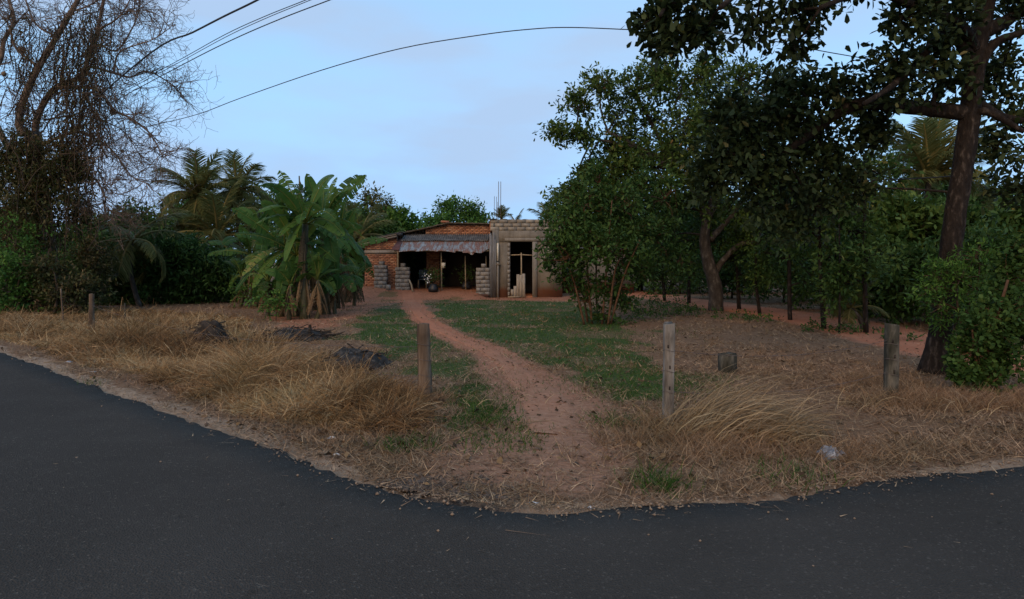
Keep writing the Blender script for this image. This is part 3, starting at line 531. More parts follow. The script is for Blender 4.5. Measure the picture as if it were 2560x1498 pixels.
        if flower:
            b = MB(); N = 26; p = np.array([x-.22, Y-.25, z+.34+hgt*.38])+r_.normal(0, 1, (N, 3))*[.10, .06, .09]; b.leaves(p, r_.normal(0, 1, (N, 3))+[0, -1, .2], r_.normal(0, 1, (N, 3)), .09, .06, .5); b.obj('flowers', m['petal'], t)
    pot_plant(1083, 28.95, .75, .42, 'white flowering plant in black bag beside the veranda pole', True, 3)
    pot_plant(1166, 29.9, .8, .4, 'dark leafy plant in black bag behind the thin veranda pole', False, 4)
    Y = 31.; x = X(1057, Y); z = .33; t = thing('veranda_chair', 'dark plastic chair in the shade of the veranda', 'chair', (x, Y, z))
    for nm, bxs in (('seat', [((0, 0, .42), (.44, .42, .04))]), ('backrest', [((0, .2, .68), (.42, .04, .42))])):
        b = MB()
        for c, s_ in bxs: b.box(np.array(c)+[x, Y, z], s_)
        b.obj(nm, m['blue_plastic'], t)
    for sx in (-1, 1):
        for sy in (-1, 1): b = MB(); b.box((x+sx*.19, Y+sy*.17, z+.2), (.04, .04, .44)); b.obj('leg', m['pole_wood'] if sy < 0 else m['blue_plastic'], t)
    x, Y = X(1109, 29.32), 29.27; zc = Z(664, Y); t = thing('hanging_bucket', 'small pale plastic can hanging on the veranda pole', 'bucket', (x, Y, zc-.12)); b = MB(); b.tube([(x, Y, zc-.12), (x, Y, zc+.12)], [.085, .1], 10); b.obj('body', m['pale_plastic'], t, smooth=True)
    b = MB(); b.tube([(x-.09, Y, zc+.1), (x-.07, Y, zc+.24), (x, Y, zc+.3), (x+.07, Y, zc+.24), (x+.09, Y, zc+.1)], [.006]*5, 4); b.obj('handle', m['iron'], t)
    return n
NB = build_house(); print('bricks', NB)

# ------------------------------------------------------------------ plants
def curve(pts, k=8):
    p = np.asarray(pts, float); n = len(p)
    if n == 2: return np.linspace(p[0], p[1], k)
    t = np.linspace(0, n-1, (n-1)*k//2+1); i = np.clip(t.astype(int), 0, n-2); f = (t-i)[:, None]
    q = np.concatenate([2*p[:1]-p[1:2], p, 2*p[-1:]-p[-2:-1]]); a, b, c, d = q[i], q[i+1], q[i+2], q[i+3]
    return .5*((2*b)+(-a+c)*f+(2*a-5*b+4*c-d)*f**2+(-a+3*b-3*c+d)*f**3)
def limb(mb, pts, r0, r1, sides=7, rng=None, k=8):
    c = curve(pts, k); mb.tube(c, np.linspace(r0, r1, len(c))**1.0, sides, rough=.07 if rng is not None else 0, rng=rng); return c
def foliage(mb, blobs, per, L, Wr, rng, kind=4, droop=.25, tw=None, start=None, twr=.012, sub=9, sg=.30, spread=.5, flat=1., up=.25):
    """blobs: (centre, (rx, ry, rz), clusters). Leaves sit in rosettes gathered into sub-clumps, so the crown keeps gaps and light and dark clumps."""
    for bi, (c, rad, ncl) in enumerate(blobs):
        c = np.array(c, float); rad = np.array(rad, float); d = nrm(rng.normal(0, 1, (sub, 3))+[0, 0, up]); sc = c+d*rad*rng.uniform(.45, .95, (sub, 1))
        pick = rng.integers(0, sub, ncl); g = rng.normal(0, 1, (ncl, 3)); cp = sc[pick]+g*rad*sg*np.array([1, 1, flat])
        inn = rng.random(ncl) < .18; cp[inn] = c+rng.normal(0, .38, (inn.sum(), 3))*rad
        out = nrm(cp-c+[0, 0, .25]*rad); cr = np.clip(.42+rng.normal(0, .13, ncl)+.10*out[:, 2]+(rng.random(sub)[pick]-.5)*.25, 0, 1)
        N = ncl*per; P_ = np.repeat(cp, per, 0)+rng.normal(0, 1, (N, 3))*L*spread; D = nrm(rng.normal(0, 1, (N, 3))+np.repeat(out, per, 0)*.7+[0, 0, -droop]); nn = rng.normal(0, .55, (N, 3))+[0, 0, 1.]
        sz = L*rng.uniform(.65, 1.15, N); r = np.clip(np.repeat(cr, per)+rng.normal(0, .16, N), 0, 1); mb.leaves(P_, D, nn, sz, sz*Wr*rng.uniform(.8, 1.1, N), r, kind)
        if tw is not None:
            s0 = np.array(start[bi] if start is not None else c)
            for j in range(sub):
                mid = (s0+sc[j])/2+rng.normal(0, .08, 3)*rad; limb(tw, [s0, mid, sc[j]], twr*2.2, twr, 4)
                for q in np.where(pick == j)[0][::2]: tw.tube([sc[j], (sc[j]+cp[q])/2+rng.normal(0, .03, 3)*rad, cp[q]], [twr*.8, twr*.5, twr*.3], 3, cap=False)
def tree(name, label, cat, base, trunks, blobs, lm, bm_, per, L, Wr, seed, kind=4, group=None, sub=9, sg=.30, twr=.012, starts=None, droop=.25, sides=8, spread=.5, up=.25, parts=('trunk', 'crown')):
    rng = np.random.default_rng(seed); t = thing(name, label, cat, base, group); tb = MB(); lb = MB(); ends = []
    for pts, r0, r1 in trunks: c = limb(tb, pts, r0, r1, sides, rng, 10); ends.append(c)
    allp = np.concatenate(ends); st = []
    for c, rad, n in blobs:
        c = np.array(c); w = np.linalg.norm(allp-c, axis=1)+.6*np.maximum(0, allp[:, 2]-c[2]); q = allp[np.argmin(w)]; st.append(c)
        if np.linalg.norm(q-c) > .15: mid = (q+c)/2+rng.normal(0, .06, 3)*np.linalg.norm(q-c)+[0, 0, .05]; limb(tb, [q, mid, c], max(twr*3.2, .02), twr*2, 5, rng)
    foliage(lb, blobs, per, L, Wr, rng, kind, droop, tb, st, twr, sub, sg, spread, up=up)
    tb.obj(parts[0], m[bm_], t, smooth=True); lb.obj(parts[1], m[lm], t); return t
def pb(u, v, Y, rpx, n, ry=None, rv=None):          # a crown lobe given by its place and apparent size
    s = Y/F; return (P(u, v, Y), (rpx*s, (ry or rpx*s), (rv or rpx)*s), n)

# --- background trees behind the house and the hedge at the left
def back_tree(u, vtop, Y, wpx, lm, label, seed, n=260, L=.30, cat='tree', name='background_tree', group=None, vb=None, per=7):
    rng = np.random.default_rng(seed); s = Y/F; x = (u-U0)*s; zt = CH+(V0-vtop)*s; base = np.array([x, Y, 0.]); r = wpx*s/2
    hgt = zt; bl = []; k = 5
    for i in range(k):
        a = i/k*6.28+rng.uniform(0, 1); bl.append((base+[math.cos(a)*r*.55, math.sin(a)*r*.5, hgt*rng.uniform(.45, .68)], (r*.55, r*.5, hgt*.24), n//3))
    bl.append((base+[rng.uniform(-.1, .1)*r, 0, hgt*.80], (r*.68, r*.5, hgt*.20), int(n*.6))); bl.append((base+[0, 0, hgt*.36], (r*.9, r*.6, hgt*.26), n//2))
    tree(name, label, cat, base, [([base-[0, 0, .1], base+[.1, 0, hgt*.35], base+[0, 0, hgt*.7]], .16, .05)], bl, lm, 'bark', per, L, .5, seed, group=group, sub=13, sg=.2, twr=.016)
back_tree(655, 462, 46, 260, 'leaf_mid', 'broad green tree rising behind the banana clump', 101, 420)
back_tree(945, 470, 40, 150, 'leaf_olive', 'brownish olive tree between banana clump and brick house roof', 102, 380, .24)
back_tree(880, 500, 36, 150, 'leaf_mid', 'dull green tree just behind the banana leaves beside the house', 103, 300)
back_tree(1010, 530, 38, 170, 'leaf_green', 'low bright green tree peeking over the left slope of the roof', 104, 420)
back_tree(955, 555, 36, 150, 'leaf_mid', 'low green tree directly behind the lean-to roof', 114, 340)
back_tree(1148, 490, 48, 170, 'leaf_green', 'round green tree standing up above the brick gable', 105, 420, .30)
back_tree(1085, 540, 46, 150, 'leaf_green', 'low tree between the round green tree and the roof slope', 106, 340)
back_tree(1205, 535, 50, 90, 'leaf_mid', 'small tree right behind the bent rebar rods', 107, 300)
back_tree(340, 512, 37, 220, 'leaf_dark', 'dark green tree behind the short palm with drooping fronds', 108, 380)
back_tree(445, 492, 40, 200, 'leaf_green', 'green tree to one side of the taller coconut palm', 109, 380)
back_tree(240, 540, 30, 240, 'leaf_dark', 'dark tree behind the vine-hung bare tree', 110, 380)
back_tree(20, 520, 30, 260, 'leaf_dark', 'dark tree behind the trunk of the bare tree', 111, 380)
back_tree(1440, 472, 38, 210, 'leaf_mid', 'tree at the corner of the concrete room behind the many-stemmed shrub', 112, 380)
for i, (u, v, w, lm, lab) in enumerate([(300, 590, 210, 'leaf_dark', 'dark rounded mango bush beneath the short palm'), (420, 575, 230, 'leaf_dark', 'widest dark mango bush at the edge of the dry clearing'), (520, 600, 200, 'leaf_dark', 'dark mango bush touching the banana clump'), (170, 610, 200, 'leaf_dark', 'dark bush between the vine-hung tree and the mango bushes')]):
    Y = 24.5+i*.4; s = Y/F; base = np.array([(u-U0)*s, Y, 0.]); r = w*s/2; h = CH+(V0-v)*s; rg = np.random.default_rng(200+i)
    bl = [(base+[math.cos(a)*r*.5, math.sin(a)*r*.4, h*q], (r*.6, r*.5, h*.3), 200) for a, q in zip(np.arange(6)*1.05, (.25, .6, .3, .7, .28, .55))]+[(base+[0, -.3, h*.45], (r*.8, r*.6, h*.4), 160)]
    tree('mango_bush', lab, 'bush', base, [([base-[0, 0, .1], base+[0, 0, h*.5]], .1, .05)], bl, lm, 'bark', 9, .24, .30, 210+i, sub=8, sg=.28)

# --- coconut palms
def frond_mesh(L, seed, droop=.9, lo=.55, wid=.5, stiff=.4):
    rng = np.random.default_rng(seed); b = MB(); n = 64; t = np.linspace(0, 1, n)
    ang = .15+droop*t**1.6; dx = np.cumsum(np.cos(ang))/n*L; dz = -np.cumsum(np.sin(ang))/n*L+.15*L*t; c = np.stack([dx, np.zeros(n), dz], -1)
    b.tube(c[::5], np.linspace(.035, .008, len(c[::5])), 4, r=.75); tt = nrm(np.gradient(c, axis=0))
    for sd in (-1, 1):
        k = np.arange(8, n); k = k[rng.random(len(k)) > .06]; ll = wid*L*.72*np.sin(np.clip(t[k]*1.1, .12, 1)*math.pi*.86)**.6
        d = tt[k]*.62+np.array([0, sd, 0])*.75+rng.normal(0, .09, (len(k), 3)); d[:, 2] -= stiff*rng.uniform(.3, 1.2, len(k)); d = nrm(d)
        mid = c[k]+d*ll[:, None]*.55; d2 = d.copy(); d2[:, 2] -= .55; d2 = nrm(d2); w = .0145*L
        s_ = nrm(np.cross(d, np.array([0, 0, 1.])+tt[k]*.3)); tip = mid+d2*ll[:, None]*.5
        V = np.stack([c[k]-s_*w*.5, c[k]+s_*w*.5, mid+s_*w*.6, mid-s_*w*.6, tip], 1); q = np.arange(len(k))[:, None]*5; rr = np.clip(.45+rng.normal(0, .14, len(k)), 0, 1)
        b.add(V, q+np.array([0, 1, 2, 3]), q+np.array([3, 2, 4]), r=rr)
    return b.mesh('frond', m['leaf_palm'])
FR = [frond_mesh(1., 1, .75), frond_mesh(1., 2, 1.1), frond_mesh(1., 3, 1.5), frond_mesh(1., 4, .45, stiff=.2)]
def palm(base, crown, L, nf, label, seed, lean=.1, tr=.14, name='coconut_palm', els=(80, -35)):
    rng = np.random.default_rng(seed); t = thing(name, label, 'palm', base); b = MB(); base = np.array(base, float); crown = np.array(crown, float); mid = (base+crown)/2+rng.normal(0, .15, 3)*[1, 1, 0]
    limb(b, [base-[0, 0, .1], mid, crown], tr*1.2, tr*.8, 8, rng, 14); b.obj('trunk', m['bark_pale'], t, smooth=True)
    for i in range(nf):
        e = math.radians(els[0]+(els[1]-els[0])*(i+.5)/nf+rng.uniform(-8, 8)); a = i*2.399+rng.uniform(-.25, .25); k = 3 if e > 1.0 else (0 if e > .45 else (1 if e > 0 else 2))
        o = bpy.data.objects.new('frond', FR[k]); COL.objects.link(o); o.parent = t; o.location = tuple(crown-base); o.rotation_euler = (rng.uniform(-.3, .3), -e, a); o.scale = (L*rng.uniform(.85, 1.1),)*3
def palm_px(u, v, Y, L, nf, label, seed, **k): c = P(u, v, Y); base = np.array([c[0]+.3, Y, 0]); palm(base, c, L, nf, label, seed, **k)
palm_px(497, 492, 34, 2.7, 28, 'taller coconut palm with yellowing fronds behind the mango bushes', 301)
palm_px(592, 478, 37, 2.4, 26, 'darker coconut palm standing between the taller palm and banana clump', 302)
palm_px(545, 590, 33, 3.0, 20, 'low coconut palm whose fronds hang behind the banana clump', 303)
palm_px(330, 600, 23, 1.9, 12, 'short palm with drooping fronds over the mango bushes', 304, els=(45, -40), tr=.08)
palm_px(900, 590, 33, 2.3, 14, 'young palm with long fronds beside the lean-to roof', 305)
palm_px(1254, 548, 52, 1.1, 16, 'small palm crown seen over the parapet beside the rebar', 306, els=(88, 30))
palm_px(1368, 552, 47, 1.7, 16, 'palm crown spreading above the end of the parapet wall', 307)
palm_px(1290, 562, 60, 1.6, 12, 'very small palm crown showing low above the parapet', 308)
palm_px(2322, 450, 27, 3.0, 28, 'bright coconut palm seen under the horizontal limb of the big tree', 309, els=(88, 5))
palm_px(2128, 770, 15.2, .85, 9, 'knee-high young palm among the fence trees by the dirt road', 310, tr=.05, els=(70, -20))
palm_px(2150, 460, 30, 2.4, 16, 'dim palm in the wood behind the fence trees', 311)

# --- banana clump
def banana_leaf(b, p0, p1, bow, wid, torn, rng, r, hang=0., face=None):
    p0 = np.array(p0); p1 = np.array(p1); n = 34; t = np.linspace(0, 1, n)[:, None]; mid = (p0+p1)/2+np.array([0, 0, bow]); c = (1-t)**2*p0+2*t*(1-t)*mid+t**2*p1; T = nrm(np.gradient(c, axis=0))
    vw = rng.normal(0, .45, 3)+np.array([0, -.5, 1.]) if face is None else rng.normal(0, .25, 3)+np.array(face); sd = nrm(np.cross(T, vw)); up = np.cross(sd, T); tt = t[:, 0]
    pf = np.where(tt < .2, .04, np.sin(np.clip((tt-.2)/.8, 0, 1)*math.pi*.94+.12)**.55)*wid*.5; pf[-1] = .01
    b.tube(c[::4], np.linspace(.028, .006, len(c[::4])), 4, r=.9)
    for s_ in (-1, 1):
        tear = 0.
        for k in range(6, n-1):
            if rng.random() < torn*.6: tear = rng.uniform(-.7, .5)
            g = rng.uniform(.2, .6) if rng.random() < torn*.7 else 0.
            a0, a1 = c[k], c[k+1]-(c[k+1]-c[k])*g; dr = np.array([0, 0, -1.])*(.25+abs(tear)+hang)
            e0 = a0+(sd[k]*s_+dr*.55+T[k]*.25*tear+up[k]*.18)*pf[k]; e1 = a1+(sd[k+1]*s_+dr*.55+T[k]*.25*tear+up[k]*.18)*pf[k+1]
            h0 = (a0+e0)/2+up[k]*pf[k]*.12; h1 = (a1+e1)/2+up[k]*pf[k]*.12
            b.add([a0, a1, h1, e1, e0, h0], [[0, 1, 2, 5], [5, 2, 3, 4]], r=float(np.clip(r+rng.normal(0, .06), 0, 1)))
def banana(bu, bv, tu, tv, leaves, extra, label, seed, r0=.13, ls=1.):
    rng = np.random.default_rng(seed); base = ground_at(bu, bv); Y = base[1]; top = P(tu, tv, Y); t = thing('banana_plant', label, 'banana plant', base, 'banana plants in the clump'); b = MB()
    limb(b, [base-[0, 0, .08], (base+top)/2+rng.normal(0, .05, 3), top], r0, r0*.55, 9, rng, 12); b.obj('stem', m['banana_stem'], t, smooth=True)
    for lf in leaves:
        u, v, w = lf[:3]; torn = min(.8, 1.6*lf[3]) if len(lf) > 3 else .4; rr = lf[4] if len(lf) > 4 else rng.uniform(.3, .75); dY = lf[5] if len(lf) > 5 else rng.uniform(-1.0, .5)
        tip = P(u, v, Y+dY); L = np.linalg.norm(tip-top); bow = (.10 if tip[2] > top[2]+.6*L else .35)*L; b = MB(); banana_leaf(b, top+rng.normal(0, .03, 3), tip, bow, w*.78, torn, rng, rr, 0., (.1, -1., .55) if tip[2] > top[2]+.55*L else None); b.obj('leaf', m['leaf_banana'], t)
    for i in range(extra+9):
        a = rng.uniform(0, 6.28); L = ls*rng.uniform(1.2, 2.0); el = rng.uniform(-.85, 1.3); tip = top+L*np.array([math.cos(a)*math.cos(el), math.sin(a)*math.cos(el), math.sin(el)]); b = MB(); banana_leaf(b, top, tip, L*rng.uniform(.2, .5), rng.uniform(.32, .46), rng.choice([.05, .3, .6, .85]), rng, rng.uniform(.05, .85)); b.obj('leaf', m['leaf_banana'], t)
    for i in range(14):
        a = rng.uniform(0, 6.28); q = rng.uniform(.3, 1.); s0 = base+(top-base)*q; L = min(rng.uniform(.7, 1.5), s0[2]-.12); e = s0+np.array([math.cos(a)*.32, math.sin(a)*.32, -L]); b = MB(); banana_leaf(b, s0, e, .25, rng.uniform(.05, .14), .8, rng, rng.uniform(.1, 1.), .3); b.obj('dead_leaf', m['leaf_dead'], t)
banana(762, 797, 764, 560, [(698, 426, .52, .5), (688, 462, .4, .2), (735, 470, .4, .4), (700, 590, .5, .3), (640, 560, .55, .3), (860, 590, .5, .4)], 3, 'central banana plant with a tall torn leaf standing upright', 401, .15)
banana(815, 785, 806, 555, [(766, 434, .5, .03, .55), (918, 436, .5, .5), (850, 470, .42, .4), (885, 470, .42, .5), (905, 590, .5, .25, .85), (900, 640, .45, .3), (842, 700, .5, .25)], 3, 'banana plant with an untorn paddle leaf and a long ragged one', 402, .15)
banana(700, 790, 712, 620, [(580, 520, .45, .6), (606, 690, .45, .3, .9), (640, 610, .55, .1), (735, 720, .5, .15), (800, 640, .5, .3)], 2, 'banana plant whose pale ragged leaf stands out to the mango side', 403)
banana(738, 790, 742, 640, [(665, 650, .5, .2), (770, 700, .55, .1, .9), (690, 720, .5, .15), (810, 610, .5, .3)], 2, 'short banana plant at the front of the clump with bright hanging leaf', 404, .12)
banana(640, 768, 630, 640, [(590, 690, .42, .4), (600, 560, .45, .4), (690, 650, .5, .3), (610, 740, .45, .4, .95)], 2, 'banana plant on the mango bush side of the clump', 405)
banana(868, 755, 858, 640, [(915, 620, .4, .4), (905, 700, .4, .4), (830, 560, .5, .4), (880, 560, .5, .3), (895, 730, .4, .5, .95)], -3, 'banana plant nearest the brick wall with drooping leaves', 406)
banana(790, 775, 772, 640, [(720, 590, .5, .3), (850, 650, .5, .3), (760, 560, .45, .3)], 3, 'young banana plant in the middle of the clump', 407, .12)
banana(842, 770, 850, 600, [(890, 520, .5, .4), (820, 500, .45, .4), (905, 660, .45, .3)], 1, 'banana plant with arching leaves in front of the olive tree', 408)
for i, (u, v, tv, lab) in enumerate([(600, 768, 690, 'low banana sucker on the mango side of the clump'), (668, 788, 705, 'low banana sucker beside the low green shrub'), (722, 798, 710, 'low banana sucker at the very front of the clump'), (790, 797, 700, 'low banana sucker before the plant with the paddle leaf'), (838, 785, 690, 'low banana sucker facing the lawn'), (885, 765, 690, 'low banana sucker next to the brick wall corner'), (655, 765, 600, 'banana plant at the back of the clump below the coconut palms'), (830, 758, 560, 'tall banana plant at the back of the clump facing the olive tree'), (705, 768, 545, 'tall banana plant hidden in the back of the clump')]):
    banana(u, v, u+4, tv, [], 1, lab, 430+i, .07 if i < 6 else .13, .52 if i < 6 else .8)
base = ground_at(752, 786)
t = thing('dead_banana_flower', 'dry brown upright banana shoot sticking out above the clump', 'dead leaf', base); b = MB(); tp = P(748, 440, base[1]); md = P(752, 560, base[1]); limb(b, [base, md, tp], .05, .02, 6); b.obj('stalk', m['banana_stem'], t); b = MB(); rg = np.random.default_rng(9)
for i in range(16): q = tp+(md-tp)*rg.uniform(0, .55); banana_leaf(b, q, q+np.array([rg.normal(0, .08), rg.normal(0, .08), -.35]), .05, .16, .6, rg, rg.uniform(.4, .9), .3)
b.obj('dry_leaf', m['leaf_dead'], t)
for i, (u, v, h, r, lab) in enumerate([(690, 800, .5, 55, 'low green shrub at the foot of the banana clump'), (628, 770, .5, 45, 'small weed shrub between mango bushes and banana clump')]):
    bs = ground_at(u, v); s = bs[1]/F; tree('low_shrub', lab, 'shrub', bs, [([bs, bs+[0, 0, .4]], .015, .008)], [(bs+[0, 0, .45], (r*s, r*s, .45), 90)], 'leaf_green', 'vine_stem', 8, .12, .45, 420+i, sub=8, twr=.005, parts=('stem', 'foliage'))

# --- bare tree hung with vines (left)
def bare_tree():
    rng = np.random.default_rng(77); Y = 21.5; base = np.array([*P(100, 760, Y)[:2], 0.]); t = thing('bare_tree', 'tall leafless tree with twisted limbs hung with dry vines', 'tree', base)
    pp = lambda pts, dy=0.: [P(u, v, Y+dy+(k*dy*.25)) for k, (u, v) in enumerate(pts)]
    LB = [('trunk', [(100, 775), (98, 640), (92, 500), (85, 400), (75, 330)], .34, .22, 0), ('trunk', [(135, 770), (132, 640), (118, 520), (105, 420), (92, 330)], .2, .17, .5),
          ('limb', [(60, 340), (48, 305), (61, 244), (97, 168), (142, 92), (178, 30), (203, -20), (230, -120)], .19, .07, -.3), ('limb', [(88, 340), (92, 300), (112, 254), (142, 219), (203, 188), (224, 137), (244, 76), (262, -20), (270, -100)], .17, .05, .3),
          ('limb', [(40, 400), (0, 330), (-40, 220), (0, 152), (10, 102), (35, 51), (15, -20)], .16, .06, .4), ('limb', [(142, 219), (219, 219), (254, 234), (285, 275), (325, 295), (366, 325), (386, 351), (407, 391)], .09, .022, -.4),
          ('limb', [(203, 188), (229, 168), (285, 183), (325, 193), (366, 178), (417, 203), (447, 229)], .075, .018, .4), ('limb', [(105, 360), (193, 330), (244, 351), (275, 371), (305, 407), (330, 442), (366, 458)], .07, .016, -.5),
          ('limb', [(140, 420), (224, 442), (249, 463), (264, 498), (259, 510), (285, 534)], .06, .018, -.3), ('limb', [(224, 137), (244, 112), (290, 127), (325, 81), (346, 30), (350, -40)], .06, .02, .2),
          ('limb', [(97, 168), (40, 120), (20, 60), (-30, 10)], .07, .02, -.5), ('limb', [(142, 92), (90, 60), (60, -10)], .06, .03, .5), ('limb', [(244, 76), (300, 40), (340, -30)], .05, .02, -.5), ('limb', [(178, 30), (230, 10), (300, -40)], .05, .02, .3), ('limb', [(285, 183), (300, 130), (380, 100), (425, 70)], .045, .014, -.3), ('limb', [(110, 300), (180, 290), (250, 300), (310, 330), (350, 390)], .05, .014, .6)]
    tw = MB(); main = {}
    def rec(p, d, L, r, depth, out):
        k = 5; pts = [p]
        for i in range(k): d = nrm(d+rng.normal(0, .28, 3)+[0, 0, -.02]); pts.append(pts[-1]+d*L/k)
        pts = np.array(pts); out.tube(pts, np.linspace(r, max(r*.5, .0045), k+1), 4 if r > .012 else 3, cap=False, r=rng.random())
        if depth > 0:
            for _ in range(rng.integers(3, 6)):
                i = rng.integers(1, k+1); dd = nrm(d*.75+rng.normal(0, .75, 3)); rec(pts[i], dd, L*rng.uniform(.45, .75), max(r*.6, .006), depth-1, out)
    for nm, px, r0, r1, dy in LB:
        r0, r1 = r0*.68, r1*.8; b = MB(); c = limb(b, pp(px, dy), r0, r1, 8, rng, 10); b.obj(nm, m['bark_bare'], t, smooth=True)
        if nm == 'limb':
            n = len(c)
            for i in range(4, n):
                for _ in range(rng.integers(1, 3)):
                    d = nrm(c[i]-c[i-1]); q = nrm(d*.6+rng.normal(0, .7, 3)+[.15, 0, .05]); rec(c[i], q, rng.uniform(.6, 1.35), .014 if r0 < .1 else .017, 2, tw)
            rec(c[-1], nrm(c[-1]-c[-2]), 1.0, r1*.8, 2, tw); rec(c[-1], nrm(c[-1]-c[-2]+rng.normal(0, .5, 3)), .9, r1*.7, 2, tw)
    tw.obj('twigs', m['bark_bare'], t)['kind'] = 'stuff'
    b = MB(); st = MB()
    bl = [pb(60, 400, Y-.6, 75, 150), pb(130, 400, Y-.8, 80, 170), pb(180, 440, Y-.6, 48, 110), pb(50, 470, Y-.7, 80, 170), pb(130, 500, Y-.9, 85, 170), pb(10, 430, Y-.5, 75, 130), pb(90, 560, Y-.7, 80, 120), pb(190, 520, Y-.5, 36, 70), pb(30, 540, Y-.5, 70, 110)]
    foliage(b, [(c_, r_, int(n_*2.0)) for c_, r_, n_ in bl], 9, .13, .5, rng, 4, .7, None, sub=14, sg=.24)
    for k in range(820):                            # hanging vine strands
        u = rng.uniform(0, 245) if k < 250 else rng.choice([60, 150, 185, 215, 240])+rng.normal(0, 18); v = rng.uniform(330, 560) if k < 250 else rng.uniform(20, 330); L = rng.uniform(.4, 2.3) if k < 250 else rng.uniform(.5, 2.1); p = P(u, v, Y-1.2+rng.uniform(-.6, 1.2)); e = p-np.array([rng.normal(0, .28), rng.normal(0, .2), L*rng.uniform(.5, 1)]); mid = (p+e)/2+rng.normal(0, .16, 3)
        st.tube(curve([p, mid, e], 6), .009 if rng.random() < .6 else .017, 3, cap=False); n = int(L*rng.uniform(1, 12)); q = p+(e-p)*rng.random((n, 1))**1.5+rng.normal(0, .09, (n, 3)); b.leaves(q, rng.normal(0, .8, (n, 3))+[0, 0, -.8], rng.normal(0, 1, (n, 3)), rng.uniform(.04, .11, n), rng.uniform(.02, .05, n), rng.random(n))
    st.obj('vine_strands', m['vine_stem'], t)['kind'] = 'stuff'; b.obj('vine_foliage', m['leaf_vine'], t)
    for u, v, r, lab in ((54, 126, .13, 'large dark round nest hanging from a bare limb of the tall tree'), (283, 279, .11, 'pale round woodapple fruit on the lower bare limb'), (376, 338, .07, 'small round fruit near the tip of the lower bare limb'), (10, 185, .08, 'small dark fruit on the outermost bare limb'), (306, 378, .06, 'small fruit on the lowest bare limb')):
        b = MB(); c = P(u, v, Y-.35); k = 8; zz = np.linspace(-1, 1, k); b.tube([c+[0, 0, q*r] for q in zz], [max(.02, r*math.sqrt(max(0, 1-q*q)))*(1.0+.06*math.sin(9*q)) for q in zz], 10, rough=.06, rng=rng); b.tube([c+[0, 0, r*.9], c+[.03, .1, r*1.9]], [.012, .01], 4)
        tag(b.obj('hanging_fruit', m['nut'], loc=c, smooth=True), lab, 'fruit')
bare_tree()
for i, (u, v, Y, r, lm, lab) in enumerate([(60, 640, 19.5, 90, 'leaf_green', 'fresh green shrub at the foot of the bare tree'), (135, 690, 19, 70, 'leaf_vine', 'brownish vine-tangled shrub against the bare tree trunk'), (10, 690, 18.8, 80, 'leaf_green', 'green shrub beside the tarmac bend under the bare tree'), (210, 660, 21, 60, 'leaf_vine', 'thin brown shrub between bare tree and mango bushes')]):
    s = Y/F; bs = np.array([(u-U0)*s, Y, 0.]); h = CH+(V0-v)*s; rg = np.random.default_rng(500+i); bl = [(bs+[rg.uniform(-.5, .5)*r*s*1.2, rg.uniform(-.4, .4), h*q], (r*s*.7, .7, h*.42), 90) for q in (.25, .45, .7, .95, 1.2)]
    tree('verge_shrub', lab, 'shrub', bs, [([bs, bs+[.1, 0, h*.6], bs+[0, 0, h*1.1]], .05, .02), ([bs+[.2, 0, 0], bs+[.4, .1, h]], .03, .012)], bl, lm, 'vine_stem', 9, .13, .45, 510+i, sub=8, twr=.008, parts=('stem', 'foliage'))

